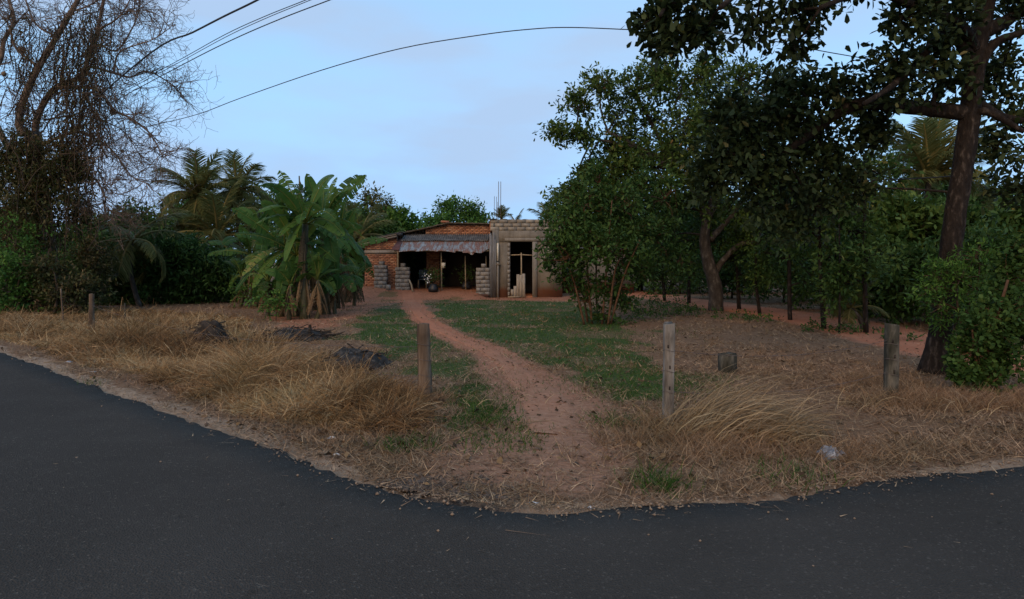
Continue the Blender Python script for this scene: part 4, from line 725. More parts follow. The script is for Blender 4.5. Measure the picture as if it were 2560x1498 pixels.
# --- cashew tree, many-stemmed shrub, fence trees, wood behind (right)
def right_side():
    rng = np.random.default_rng(31)
    bs = ground_at(1790, 776); Y = bs[1]; p = lambda u, v, d=0: P(u, v, Y+d)
    tr = [([bs-[0, 0, .1], p(1788, 720), p(1772, 660), p(1762, 600), p(1768, 540)], .27, .15), ([p(1785, 690), p(1805, 655), p(1850, 612, -.4), p(1900, 602, -.8), p(1960, 560, -1)], .11, .06), ([p(1768, 560), p(1740, 480), p(1680, 420), p(1600, 370, -.5), p(1520, 330, -.8)], .16, .05), ([p(1768, 545), p(1800, 450), p(1820, 360), p(1800, 260)], .17, .05),
          ([p(1680, 420), p(1640, 330), p(1600, 260), p(1560, 220)], .09, .03), ([p(1810, 400), p(1900, 330), p(1930, 250)], .1, .04), ([p(1600, 370, -.5), p(1500, 350, -.8), p(1420, 335, -1)], .06, .02), ([p(1775, 600), p(1830, 540, .5), p(1880, 470, .8)], .12, .04)]
    bl = [pb(1640, 180, Y-.5, 55, 90), pb(1590, 230, Y-.8, 55, 80), pb(1500, 225, Y-1, 48, 75), pb(1445, 270, Y-1.2, 42, 60), pb(1395, 328, Y-1, 42, 40, rv=22), pb(1450, 350, Y-1.1, 40, 50, rv=28), pb(1530, 310, Y-.6, 60, 55), pb(1610, 310, Y, 60, 55), pb(1700, 240, Y, 75, 140), pb(1770, 190, Y+.3, 60, 120), pb(1850, 205, Y+.5, 50, 90), pb(1925, 260, Y+.8, 62, 100), pb(1720, 340, Y-.8, 80, 160), pb(1640, 420, Y-1.0, 80, 150), pb(1560, 450, Y-.8, 70, 130), pb(1500, 480, Y-.6, 60, 100),
          pb(1800, 330, Y-.8, 90, 170), pb(1880, 400, Y-.6, 90, 160), pb(1740, 470, Y-1, 85, 140), pb(1620, 520, Y-.7, 75, 110), pb(1830, 520, Y+.8, 80, 110), pb(1930, 520, Y-.5, 80, 130), pb(1680, 590, Y+1.2, 70, 90), pb(1530, 400, Y-.4, 55, 110), pb(1470, 440, Y-.6, 45, 90), pb(1440, 490, Y-.6, 45, 80), pb(1590, 380, Y, 65, 110), pb(1690, 400, Y+.5, 75, 120), pb(1560, 530, Y, 60, 100), pb(1760, 590, Y+1.5, 60, 70), pb(1860, 620, Y+1.5, 60, 70)]
    tree('cashew_tree', 'spreading cashew tree with pale forked trunk behind the grey fence post', 'tree', bs, tr, [(c_, r_, int(n_*1.35)) for c_, r_, n_ in bl], 'leaf_cashew', 'bark_pale', 9, .17, .45, 601, kind=6, sub=11, sg=.24, twr=.011)
    # shrub with many reddish stems
    bs = ground_at(1505, 808); Y = bs[1]; p = lambda u, v, d=0: P(u, v, Y+d); tr = []
    for (u0, u1, u2, v2, d) in ((1470, 1450, 1420, 560, .2), (1480, 1470, 1460, 520, -.2), (1495, 1490, 1500, 500, .3), (1505, 1515, 1530, 500, -.3), (1515, 1545, 1580, 540, .1), (1525, 1560, 1600, 600, -.4), (1530, 1545, 1550, 520, .4), (1462, 1430, 1385, 600, -.4), (1520, 1535, 1548, 650, -.5)):
        q = p(u0, 812, d); q[2] = hz(q[0], q[1])-.04; tr.append(([q, p(u1, 690, d*1.5), p(u2, v2, d*2)], .035, .012))
    bl = [pb(1425, 560, Y, 60, 130), pb(1480, 520, Y, 60, 130), pb(1540, 530, Y+.3, 65, 130), pb(1590, 580, Y+.3, 55, 110), pb(1376, 605, Y-.5, 32, 50), pb(1425, 640, Y-.6, 48, 90), pb(1470, 620, Y-.6, 60, 130), pb(1540, 630, Y-.5, 65, 130), pb(1600, 670, Y, 45, 80), pb(1440, 700, Y-.4, 34, 45), pb(1520, 710, Y-.3, 45, 60), pb(1465, 755, Y-.2, 26, 24), pb(1555, 760, Y+.1, 30, 28), pb(1500, 790, Y, 30, 16), pb(1640, 600, Y+1.5, 60, 100), pb(1660, 500, Y+2, 60, 90), pb(1600, 480, Y+1, 55, 90), pb(1690, 660, Y+2, 50, 70), pb(1365, 655, Y-.8, 16, 14), pb(1410, 700, Y-.6, 20, 14), pb(1500, 460, Y+.5, 45, 70)]
    tree('many_stemmed_shrub', 'tall dark shrub of many reddish stems before the concrete room', 'shrub', bs, tr, [(c_, r_, int(n_*.95)) for c_, r_, n_ in bl], 'leaf_dark', 'bark_red', 8, .15, .46, 602, kind=6, sub=12, sg=.23, twr=.007, sides=6, parts=('stems', 'foliage'))
    # living fence along the dirt road: one small tree for each trunk that shows
    lab = ['slender fence tree behind the many-stemmed shrub', 'fence tree next to the cashew trunk on its house side', 'fence tree just past the cashew trunk by the dirt road', 'fence tree with leaning dark trunk beyond the cashew', 'fence tree second from the young palm along the dirt road', 'fence tree standing next to the young palm', 'thin fence stake tree beneath the yellow frond', 'fence tree on the open side of the young palm']
    for i, (u, v, w, sp) in enumerate([(1662, 752, 7, 60), (1722, 758, 8, 70), (1848, 772, 9, 80), (1900, 785, 8, 70), (1975, 800, 10, 85), (2060, 822, 11, 85), (2098, 832, 5, 30), (2165, 832, 11, 80)]):
        bs = ground_at(u, v); Y = bs[1]; s = Y/F; top = bs+np.array([rng.normal(0, .15), rng.normal(0, .1), 3.0+rng.uniform(-.3, .5)]); tr = [([bs-[0, 0, .06], (bs+top)/2+rng.normal(0, .07, 3), top], w*s*.6, w*s*.3)]; zb = 1.0
        bl = [(bs+[rng.uniform(-.6, .6), rng.uniform(-.4, .4), q], (sp*s*.75, sp*s*.7, .55), 75) for q in (1.15, 1.7, 2.3, 3.0, 3.6)] if sp > 40 else [(bs+[0, 0, 1.3], (.3, .3, .3), 30)]
        tree('fence_tree', lab[i], 'tree', bs, tr, bl, ('leaf_dark', 'leaf_mid')[i % 2], 'bark', 9, .15, .45, 620+i, group='trees of the living fence along the dirt road', sub=8, sg=.3, twr=.009)
    # wood beyond the dirt road
    names = ['deep green tree beyond the dirt road behind the shrub', 'dark tree beyond the dirt road behind the cashew trunk', 'dark tree in the wood behind the young palm', 'bright leafy tree behind the fence trees near the big trunk', 'tree in the wood behind the leaning big trunk', 'dark tree in the wood past the big trunk', 'tall tree closing the wood behind the cashew crown', 'tall tree of the wood behind the horizontal limb', 'tall tree of the wood past the coconut palm']
    for i, (u, v, Y, w, lm) in enumerate([(1600, 560, 36, 260, 'leaf_mid'), (1850, 520, 33, 300, 'leaf_dark'), (2080, 540, 26, 280, 'leaf_dark'), (2250, 480, 19, 220, 'leaf_mid'), (2420, 520, 20, 260, 'leaf_dark'), (2600, 480, 17, 300, 'leaf_mid'), (1720, 470, 42, 300, 'leaf_dark'), (2050, 440, 40, 320, 'leaf_mid'), (2400, 440, 36, 320, 'leaf_dark')]):
        back_tree(u, v, Y, w, lm, names[i], 640+i, 560, .28 if Y < 30 else .38, group='trees of the wood beyond the dirt road', name='wood_tree')
    for i, (u, Y, w, h) in enumerate([(1700, 32, 2.6, 1.7), (1830, 28, 2.4, 1.8), (1960, 25, 2.4, 2.0), (2090, 21.5, 2.2, 1.9), (2210, 18.5, 1.9, 1.8), (2320, 16.5, 1.8, 1.7), (2440, 15, 1.6, 1.8)]):
        x = (u-U0)*Y/F; bs = np.array([x, Y, 0.]); bl = [(bs+[dx*w*.5, 0, h*q], (w*.4, .6, h*.36), 100) for dx, q in ((-.7, .4), (0, .5), (.7, .4), (-.3, .85), (.4, .9))]
        tree('roadside_bush', ['dense dark bush across the dirt road behind the cashew trunk', 'dense dark bush across the dirt road beyond the cashew limb', 'dense dark bush across the dirt road behind the spaced fence trees', 'dense dark bush across the dirt road behind the young palm', 'dense dark bush in the deep shade beside the big trunk', 'dense dark bush behind the big leaning trunk', 'dense dark bush behind the vine-covered shrub'][i], 'bush', bs, [([bs, bs+[0, 0, h*.6]], .05, .02)], bl, 'leaf_dark', 'bark', 9, .2, .42, 660+i, group='bushes across the dirt road', sub=8, sg=.3)
    # big leaning tree at the roadside
    bs = ground_at(2342, 930); Y = bs[1]; p = lambda u, v, d=0.: P(u, v, Y+d)
    t = thing('roadside_tree', 'big leaning roadside tree with dark trunk and long horizontal limb', 'tree', bs); b = MB(); c = limb(b, [bs-[0, 0, .15], bs+[.0, 0, .25], p(2360, 780), p(2385, 560), p(2420, 330), p(2440, 150), p(2470, -40), p(2500, -220), p(2520, -420)], .155, .11, 14, rng, 12); c2 = None
    b.tube([bs-[0, 0, .12], bs+[0, 0, .12], bs+[.02, 0, .5]], [.27, .21, .13], 14, rough=.12, rng=rng); b.obj('trunk', m['bark'], t, smooth=True); lbs = []
    for px, r0, r1, d in (([(2425, 285), (2350, 275), (2250, 265), (2160, 258), (2090, 285), (2030, 330), (1960, 380)], .125, .07, .2), ([(2435, 160), (2370, 75), (2300, 150), (2230, 215), (2160, 260)], .085, .03, -.5), ([(2440, 130), (2400, 60), (2300, 20), (2170, -20), (2050, 20)], .08, .03, -1.0), ([(2455, 80), (2520, 50), (2600, -20)], .12, .06, .2), ([(2435, 250), (2500, 290), (2600, 310)], .08, .04, .3), ([(2425, 290), (2470, 280), (2560, 330)], .08, .03, -.4), ([(2470, -40), (2300, -160), (2060, -140), (1900, -60), (1800, 20)], .11, .03, -1.4), ([(2060, -140), (1860, -120), (1700, -30), (1650, 40)], .05, .02, -1.8), ([(2435, 190), (2485, 110), (2560, 80)], .09, .04, -.3), ([(2330, 265), (2350, 200), (2365, 120)], .04, .02, 0)):
        b = MB(); pts = [p(u, v, d*k/2.5) for k, (u, v) in enumerate(px)]; q = limb(b, pts, r0, r1, 9, rng, 10); b.obj('limb', m['bark'], t, smooth=True); lbs.append(q)
    near = lambda u, v, d, r, n, **k: pb(u, v, Y+d, r, n, **k)
    bl = [near(1640, 50, -1.7, 45, 34), near(1690, 95, -1.7, 48, 42), near(1760, 90, -1.6, 50, 46), near(1700, 10, -1.9, 60, 40), near(1800, -20, -1.6, 60, 40), near(1890, 60, -1.2, 42, 30), near(1960, 20, -1.2, 60, 42), near(1985, 110, -1.1, 36, 24), near(2035, 30, -1.2, 38, 26), near(2130, -50, -1, 55, 34),
          near(2250, 50, -.8, 48, 40), near(2225, 150, -.5, 42, 36), near(2270, 200, -.4, 60, 60), near(2340, 130, -.3, 55, 50), near(2300, 30, -.7, 60, 50), near(2400, 40, -.4, 60, 44), near(2380, 210, 0, 45, 40), near(2510, 170, .2, 55, 48), near(2540, 50, .2, 65, 54), near(2490, 380, .4, 50, 42), near(2550, 300, .3, 55, 48), near(2530, 470, .5, 55, 42), near(2480, 250, .5, 40, 26),
          near(2170, 240, .4, 60, 64), near(2080, 225, .5, 50, 60), near(1990, 210, .6, 60, 70), near(1960, 290, .6, 75, 100), near(1880, 330, .5, 80, 110), near(1800, 380, .4, 75, 90), near(1830, 280, .3, 60, 70), near(2040, 330, .7, 80, 110), near(1960, 420, .6, 80, 110), near(1880, 460, .5, 75, 100), near(2080, 430, .8, 75, 90), near(2170, 350, .8, 50, 44), near(2200, 330, .6, 40, 26), near(2040, 530, .8, 70, 70), near(2150, 470, .9, 45, 40), near(1780, 460, .5, 55, 60), near(1950, 540, .9, 65, 60),
          near(2500, -150, 0, 130, 120), near(2250, -180, -1, 130, 120), near(2000, -200, -1.3, 110, 90), near(2700, 0, .5, 130, 110), near(2680, 250, .8, 110, 100), near(2700, -250, -1, 160, 110), near(2450, -380, -.5, 170, 120)]
    fb = MB(); tb = MB(); al = np.concatenate(lbs+[c]); st = []
    for cc, rad, n in bl:
        w = np.linalg.norm(al-cc, axis=1); q = al[np.argmin(w)]; limb(tb, [q, (q+cc)/2+rng.normal(0, .05, 3), cc], .02, .012, 5, rng); st.append(cc)
    foliage(fb, bl, 8, .135, .52, rng, 6, .35, tb, st, .006, 8, .30, .55); tb.obj('branchlets', m['bark'], t, smooth=True)['kind'] = 'stuff'; fb.obj('crown', m['leaf_big'], t)
    # feathery bush and vine-covered shrub at its foot
    bs = ground_at(2400, 930); bs = bs+[0, -.4, 0]; Y = bs[1]; s = Y/F
    bl = [pb(2340, 690, Y, 40, 60), pb(2400, 700, Y-.1, 60, 90), pb(2350, 770, Y, 50, 80), pb(2320, 730, Y-.1, 30, 40), pb(2420, 780, Y-.1, 50, 80), pb(2440, 650, Y, 45, 60), pb(2500, 700, Y, 55, 80)]
    tree('feathery_bush', 'fresh green feathery bush at the foot of the big leaning tree', 'bush', bs, [([bs, P(2400, 800, Y), P(2390, 690, Y)], .025, .01), ([bs+[.1, 0, 0], P(2440, 790, Y), P(2450, 660, Y)], .02, .008)], [(c_, r_, int(n_*.62)) for c_, r_, n_ in bl], 'leaf_green', 'vine_stem', 12, .085, .28, 703, sub=12, sg=.22, twr=.005, parts=('stem', 'foliage'), droop=.1)
    bs = ground_at(2470, 985); Y = bs[1]; bl = [pb(2470, 820, Y, 60, 120), pb(2430, 880, Y, 50, 100), pb(2480, 900, Y, 55, 110), pb(2520, 780, Y, 55, 90), pb(2540, 700, Y+.2, 50, 80), pb(2460, 950, Y, 45, 70), pb(2410, 940, Y, 30, 40), pb(2560, 640, Y+.3, 55, 80), pb(2580, 850, Y+.2, 50, 70)]
    tree('vine_covered_shrub', 'shrub smothered in heart-leaved vines on the dry verge', 'shrub', bs, [([bs, P(2475, 860, Y), P(2520, 700, Y)], .04, .015), ([bs+[.1, 0, 0], P(2510, 880, Y), P(2570, 660, Y+.2)], .03, .012), ([bs, P(2440, 900, Y), P(2430, 820, Y)], .02, .01)], [(c_, r_, int(n_*1.3)) for c_, r_, n_ in bl], 'leaf_dark', 'bark_red', 8, .068, .8, 704, sub=14, sg=.27, twr=.006, parts=('stem', 'foliage'), kind=6)
right_side()
def undergrowth():
    rng = np.random.default_rng(47); b = MB()
    for u, v, r, h, n in [(1580, 775, .9, .35, 60), (1640, 765, .9, .35, 60), (1600, 800, .7, .3, 40), (1690, 775, .8, .22, 36), (1740, 788, .7, .2, 30), (1830, 798, .6, .15, 20), (1900, 806, .6, .14, 18), (2040, 826, .5, .15, 18), (2130, 834, .5, .15, 18), (1540, 812, .6, .22, 26), (1660, 790, .7, .2, 26), (2240, 850, .4, .15, 14)]:
        c = ground_at(u, v); foliage(b, [(c+[0, 0, h*.5], (r, r*.7, h*.7), n)], 9, .10, .45, rng, 4, 0, None, sub=10, sg=.35)
    tag(b.obj('undergrowth', m['leaf_dark']), 'dark low weeds under the shrub and along the living fence', 'undergrowth', kind='stuff')
undergrowth()

# --- far woodland closing the horizon
def woodland():
    rng = np.random.default_rng(41); b = MB()
    for a in np.linspace(-1.25, 1.25, 90):
        R = 78+rng.uniform(-6, 10); c = np.array([math.sin(a)*R, math.cos(a)*R, 0]); h = rng.uniform(2.6, 4.6)
        foliage(b, [(c+[0, 0, h*.5], (3.2, 2.5, h*.55), 90)], 5, .55, .5, rng, 4, .2, None, sub=9, sg=.3)
    tag(b.obj('distant_woodland', m['leaf_mid']), 'far belt of low woodland closing the horizon', 'woodland', kind='stuff')
woodland()

# ------------------------------------------------------------------ grass, straw and litter
def scatter(n, y0, y1, rng, pw=1.6, side=.86):
    q = 1-pw; y = (y0**q+(y1**q-y0**q)*rng.random(n))**(1/q); x = rng.uniform(-1, 1, n)*(side*y+.8); return x, y
def blades(b, p, d, L, w, r, bend, rng, seg=3):
    N = len(p); d = nrm(d); hor = nrm(np.stack([d[:, 0]+1e-3, d[:, 1], d[:, 2]*0], -1)); sd = nrm(np.cross(d, rng.normal(0, 1, (N, 3)))); pts = [p]; cur = d
    for k in range(seg):
        pts.append(pts[-1]+cur*(L/seg)[:, None]); cur = nrm(cur+hor*bend[:, None]*.3+np.array([0, 0, -1.])*bend[:, None]*(.25+.3*k))
    ws = np.linspace(1, .25, seg+1); A = np.stack([np.stack([q-sd*(w*s)[:, None]/2, q+sd*(w*s)[:, None]/2], 1) for q, s in zip(pts, ws)], 1).reshape(N, -1, 3)
    k = np.arange(N)[:, None, None]*(2*(seg+1))+(np.arange(seg)*2)[None, :, None]+np.array([0, 1, 3, 2]); b.add(A, k.reshape(-1, 4), r=np.repeat(r, seg))
def grass():
    rng = np.random.default_rng(51)
    # short straw litter over the dry ground
    x, y = scatter(400000, 3.6, 30, rng, 2.0); g, s, sd, a = zones(x, y); dr = road_d(x, y); den = (.25+.75*ss(.35, .6, vn(x, y, .7, 61)))*(1-.85*s)*(1-.75*g)*(1-.6*sd)*(1-.8*a)*(1-.88*ss(.2, -.35, sdpoly(x, y, BARE)+(vn(x, y, .4, 63)-.5)*.8))
    k = (rng.random(len(x)) < den) & (dr > .05); x, y = x[k], y[k]; N = len(x); z = H(x, y)+.006; th = rng.uniform(0, 6.28, N); el = np.abs(rng.normal(0, .32, N)); b = MB()
    b.leaves(np.stack([x, y, z], -1), np.stack([np.cos(th)*np.cos(el), np.sin(th)*np.cos(el), np.sin(el)], -1), rng.normal(0, .3, (N, 3))+[0, 0, 1], (rng.gamma(2.5, .03, N)+.02).clip(.02, .2), rng.uniform(.003, .008, N)*np.maximum(1, y/6), np.clip(rng.normal(.48, .28, N), 0, 1), kind=3)
    tag(b.obj('straw_litter', m['straw_litter']), 'dry straw litter strewn over the brown verge and field', 'straw', kind='stuff')
    # broken dry leaves among the straw and under the trees
    x, y = scatter(26000, 4., 26, rng, 1.7); g, s, sd, a = zones(x, y); k = (rng.random(len(x)) < (.15+.85*ss(.45, .7, vn(x, y, 1.3, 64)))*(1-.7*s)*(1-.6*g)) & (road_d(x, y) > .1); x, y = x[k], y[k]; N = len(x); b = MB(); L = rng.gamma(3, .012, N).clip(.015, .08)
    b.leaves(np.stack([x, y, H(x, y)+.01+rng.random(N)*.03], -1), np.concatenate([rng.normal(0, 1, (N, 2)), rng.normal(0, .25, (N, 1))], 1), rng.normal(0, .5, (N, 3))+[0, 0, 1], L, L*rng.uniform(.4, .75, N), rng.random(N)**1.3, fold=.25); tag(b.obj('leaf_litter', m['leaf_dead']), 'broken brown leaf litter among the straw and under the trees', 'leaf litter', kind='stuff')
    # green lawn blades
    x, y = scatter(210000, 4.2, 29.5, rng, 1.5, .62); g, s, sd, a = zones(x, y); dr = road_d(x, y); k = (rng.random(len(x)) < g*1.1) & (dr > .3); x, y = x[k], y[k]; N = len(x); th = rng.uniform(0, 6.28, N); el = rng.uniform(.5, 1.4, N); b = MB()
    b.leaves(np.stack([x, y, H(x, y)], -1), np.stack([np.cos(th)*np.cos(el), np.sin(th)*np.cos(el), np.sin(el)], -1), rng.normal(0, 1, (N, 3)), rng.uniform(.025, .075, N), rng.uniform(.005, .010, N)*np.maximum(1, y/9), np.clip(rng.normal(.45, .22, N), 0, 1), kind=3)
    tag(b.obj('lawn_grass', m['lawn']), 'patchy short green grass on both sides of the footpath', 'grass', kind='stuff')
    # tall dry grass along the roadside at the left
    T = np.array(TALL); n = 5200; y = (6.0**-.4+(34**-.4-6.0**-.4)*rng.random(n*6))**(1/-.4); x = rng.uniform(-1.1, .05, n*6)*y; k = (sdpoly(x, y, TALL)+(vn(x, y, .7, 71)-.5)*.7 < 0) & (road_d(x, y) > .5); x, y = x[k][:n], y[k][:n]
    hh = .07+.18*ss(.3, .8, vn(x, y, .7, 72))+.16*ss(.6, .9, vn(x, y, .35, 76))
    for u, v, rr, add in ((385, 850, .8, .55), (640, 935, .7, .55), (330, 870, .8, .3), (450, 880, .7, .3), (60, 830, 1.6, .25), (1040, 1040, .3, .10), (900, 1020, .7, .10)):
        c = G2(u, v); hh = hh+add*np.exp(-((x-c[0])**2+(y-c[1])**2)/rr**2)
    hh = hh*ss(-.05, .6, road_d(x, y)-.4); b = MB(); per = 26; N = len(x)*per; X_ = np.repeat(x, per)+rng.normal(0, .05, N); Y_ = np.repeat(y, per)+rng.normal(0, .05, N); lean = np.repeat(rng.normal(0, .8, (len(x), 2))+[.2, -.15], per, 0)+rng.normal(0, 1.1, (N, 2))*rng.choice([.5, 1, 2.2], (N, 1))
    d = np.concatenate([lean, np.ones((N, 1))*1.0], 1); L = np.repeat(hh, per)*rng.uniform(.45, 1.45, N)+.05; br = np.repeat(.45+(vn(x, y, .8, 73)-.5)*.7, per)
    blades(b, np.stack([X_, Y_, H(X_, Y_)-.01], -1), d, L, rng.uniform(.004, .012, N)*np.maximum(1, Y_/9), np.clip(br+rng.normal(0, .24, N), 0, 1), rng.uniform(.1, 2.6, N)*rng.choice([.3, 1, 1.4], N), rng)
    tag(b.obj('dry_grass', m['straw']), 'waist-high tangle of dry brown grass along the tarmac', 'grass', kind='stuff')
    # scattered low tufts on the field, the right verge and round the posts
    x, y = scatter(6500, 4.3, 26, rng, 1.7); g, s, sd, a = zones(x, y); bare = ss(.15, -.3, sdpoly(x, y, BARE)); k = (rng.random(len(x)) < (1-.95*bare)*(1-s)*(1-sd)*(.12+.88*ss(.5, .72, vn(x, y, 1.1, 75)))*(1-.6*g)) & (road_d(x, y) > .35); x, y = x[k], y[k]
    x2, y2 = [], []
    for u, v, rx, ry, n in ((2380, 1010, 1.2, .35, 130), (2500, 1010, 1.0, .4, 110), (2250, 1010, .5, .3, 60), (1700, 1100, .8, .2, 70), (1640, 1060, .3, .12, 30), (1060, 1000, .3, .25, 50), (1900, 1140, 1.3, .2, 70), (2180, 960, 1.0, .5, 50)):
        c = G2(u, v); x2.append(c[0]+rng.normal(0, rx*.5, n)); y2.append(c[1]+rng.normal(0, ry*.6, n))
    x = np.concatenate([x]+x2); y = np.concatenate([y]+y2); tall = np.concatenate([np.full(k.sum(), .10), np.full(len(x)-k.sum(), .19)]); per = 22; N = len(x)*per; b = MB(); X_ = np.repeat(x, per)+rng.normal(0, .06, N); Y_ = np.repeat(y, per)+rng.normal(0, .06, N); kk = road_d(X_, Y_) > .2
    d = np.concatenate([rng.normal(0, .9, (N, 2)), np.ones((N, 1))], 1); L = np.repeat(tall, per)*rng.uniform(.4, 1.5, N)
    blades(b, np.stack([X_, Y_, H(X_, Y_)-.01], -1)[kk], d[kk], L[kk], (rng.uniform(.003, .006, N)*np.maximum(1, Y_/8))[kk], np.clip(rng.normal(.42, .22, N), 0, 1)[kk], rng.uniform(.2, 1.4, N)[kk], rng, 2)
    tag(b.obj('dry_grass', m['straw_litter']), 'low tufts of brown grass dotted over the field and far verge', 'grass', kind='stuff')
    # green weed tufts
    for i, (u, v, r, n, lab) in enumerate([(1240, 1030, .11, 160, 'green weed tuft at the edge of the footpath'), (1025, 1120, .14, 200, 'green weed tuft in the dry grass tip below the weathered post'), (1643, 1215, .12, 240, 'dark green weed tuft near the tarmac below the grey post'), (1975, 1195, .16, 160, 'spread green weed between the bundle of grass and the tarmac'), (1545, 1055, .16, 200, 'green weed tuft beside the foot of the grey post'), (1225, 1055, .14, 180, 'green weed tuft on the lawn side of the bare patch'), (228, 960, .1, 90, 'little green weed on the sandy road edge')]):
        c = ground_at(u, v); N = n; b = MB(); d = np.concatenate([rng.normal(0, .7, (N, 2)), np.ones((N, 1))], 1); p = c+np.concatenate([rng.normal(0, r, (N, 2)), np.zeros((N, 1))], 1); blades(b, p, d, rng.uniform(.05, .17, N), rng.uniform(.005, .009, N), rng.random(N)*.8, rng.uniform(.2, 1, N), rng, 2); tag(b.obj('weed_tuft', m['lawn'], loc=c), lab, 'weed', kind='stuff')
    # the big arching bundle of straw on the right, and its smaller partner at the left mound
    for nm, lab, roots, n, dirn, Lr, mt in (('straw_clump', 'big arching clump of pale dry grass leaning beside the grey fence post', [(1690, 1075), (1790, 1085), (1880, 1090), (1950, 1085)], 2300, (1.0, -.05, .95), (.45, 1.35), 'straw_pale'), ('straw_clump', 'long combed-over clump of golden dry grass before the ash heap', [(560, 960), (640, 975), (720, 985)], 520, (1.0, -.2, .6), (.4, 1.4), 'straw')):
        b = MB(); R = np.array([ground_at(*q) for q in roots]); f = rng.random(n)*(len(R)-1); i = np.clip(f.astype(int), 0, len(R)-2); p = R[i]+(R[i+1]-R[i])*(f-i)[:, None]+np.concatenate([rng.normal(0, .10, (n, 1)), rng.normal(0, .16, (n, 1)), np.zeros((n, 1))], 1); q = f/(len(R)-1)
        d = np.array(dirn)+rng.normal(0, .30, (n, 3)); d[:, 2] += .55*q*rng.random(n); L = rng.uniform(*Lr, n)*(1-.45*q); bend = rng.uniform(.15, 1.15, n)*(.6+q*.9)
        blades(b, p, d, L, rng.uniform(.004, .0095, n), np.clip(rng.normal(.5, .24, n), 0, 1), bend, rng, 6); m_ = 700; p = R[rng.integers(0, len(R), m_)]+np.concatenate([rng.normal(0, .25, (m_, 1)), rng.normal(0, .14, (m_, 1)), np.zeros((m_, 1))], 1)
        blades(b, p, np.concatenate([rng.normal(.2, .7, (m_, 2)), np.ones((m_, 1))], 1), rng.uniform(.15, .5, m_), rng.uniform(.003, .006, m_), np.clip(rng.normal(.4, .24, m_), 0, 1), rng.uniform(.3, 1.6, m_), rng, 4)
        tag(b.obj(nm, m[mt], loc=R.mean(0)), lab, 'dry grass')
    # a few long single stalks bending out at the right verge
    b = MB(); n = 60; us = np.concatenate([rng.uniform(2260, 2480, 36), rng.uniform(2080, 2200, 14), rng.uniform(1180, 1400, 10)]); p = np.array([ground_at(u, rng.uniform(1000, 1045)) for u in us]); d = np.concatenate([rng.normal(.45, .35, (n, 1)), rng.normal(0, .3, (n, 1)), np.ones((n, 1))*.8], 1); blades(b, p, d, rng.uniform(.3, .75, n), np.full(n, .006), rng.uniform(.5, 1, n), rng.uniform(.4, 1.3, n), rng, 6); tag(b.obj('tall_stalks', m['straw_pale'], loc=p.mean(0)), 'thin bent dry grass stalks rising from the shaded verge', 'grass', kind='stuff')
    # crumbled tar gravel at the road edge
    n = 1500; f = rng.random(n); c = np.array([G2(960, 1218), G2(1060, 1228), G2(1160, 1240), G2(1270, 1255)]); i = np.minimum((f*3).astype(int), 2); p = c[i]+(c[i+1]-c[i])*(f*3-i)[:, None]+np.stack([rng.normal(0, .12, n), np.abs(rng.normal(0, .16, n))], -1)
    x3, y3 = scatter(2600, 3.9, 12, rng, 2.); p = np.concatenate([p, np.stack([x3, y3], -1)]); dr = road_d(p[:, 0], p[:, 1]); k = (dr > .02) & ((np.arange(len(p)) < n) | (dr < 1.3)); p = p[k]; n = len(p); b = MB(); z = H(p[:, 0], p[:, 1]); sz = rng.gamma(2.2, .005, n).clip(.005, .035)
    oc = np.array([[1, 0, 0], [-1, 0, 0], [0, 1, 0], [0, -1, 0], [0, 0, .7], [0, 0, -.7]]); V = np.stack([p[:, 0], p[:, 1], z], -1)[:, None]+oc[None]*sz[:, None, None]*rng.uniform(.6, 1.3, (n, 6, 1)); T = np.array([[0, 2, 4], [2, 1, 4], [1, 3, 4], [3, 0, 4], [2, 0, 5], [1, 2, 5], [3, 1, 5], [0, 3, 5]]); b.add(V, T=(np.arange(n)[:, None, None]*6+T).reshape(-1, 3)); tag(b.obj('gravel', m['stone']), 'dark crumbled tar gravel and pebbles along the tarmac edge', 'gravel', kind='stuff')
def edge_spill():
    rng = np.random.default_rng(53); x, y = scatter(60000, 3.4, 14, rng, 2.); dr = road_d(x, y); k = (dr < .06) & (rng.random(len(x)) < .35*np.exp(dr/.08)+.003*np.exp(dr/.8)); x, y = x[k], y[k]; N = len(x); th = rng.uniform(0, 6.28, N); b = MB(); z = .030+.012*np.clip(-road_d(x, y), 0, 1)
    b.leaves(np.stack([x, y, z], -1), np.stack([np.cos(th), np.sin(th), np.abs(rng.normal(0, .12, N))], -1), rng.normal(0, .2, (N, 3))+[0, 0, 1], rng.gamma(2., .022, N)+.015, rng.uniform(.004, .011, N), rng.random(N), kind=3); tag(b.obj('straw_litter', m['straw_litter']), 'bits of straw and dry leaf blown onto the tarmac edge', 'straw', kind='stuff')
    x, y = scatter(90000, 3.2, 14, rng, 2.); dr = road_d(x, y); k = (dr < .05) & (rng.random(len(x)) < .5*np.exp(dr/.06)+.001); x, y = x[k], y[k]; n = len(x); b = MB(); sz = rng.gamma(2., .003, n).clip(.003, .016); z = .028+.012*np.clip(-road_d(x, y), 0, 1.)
    oc = np.array([[1, 0, 0], [-1, 0, 0], [0, 1, 0], [0, -1, 0], [0, 0, .7], [0, 0, -.7]]); V = np.stack([x, y, z], -1)[:, None]+oc[None]*sz[:, None, None]*rng.uniform(.6, 1.3, (n, 6, 1)); T = np.array([[0, 2, 4], [2, 1, 4], [1, 3, 4], [3, 0, 4], [2, 0, 5], [1, 2, 5], [3, 1, 5], [0, 3, 5]]); b.add(V, T=(np.arange(n)[:, None, None]*6+T).reshape(-1, 3)); tag(b.obj('gravel', m['grit']), 'pale grit and sand grains strewn on the tarmac edge', 'gravel', kind='stuff')
grass(); edge_spill()

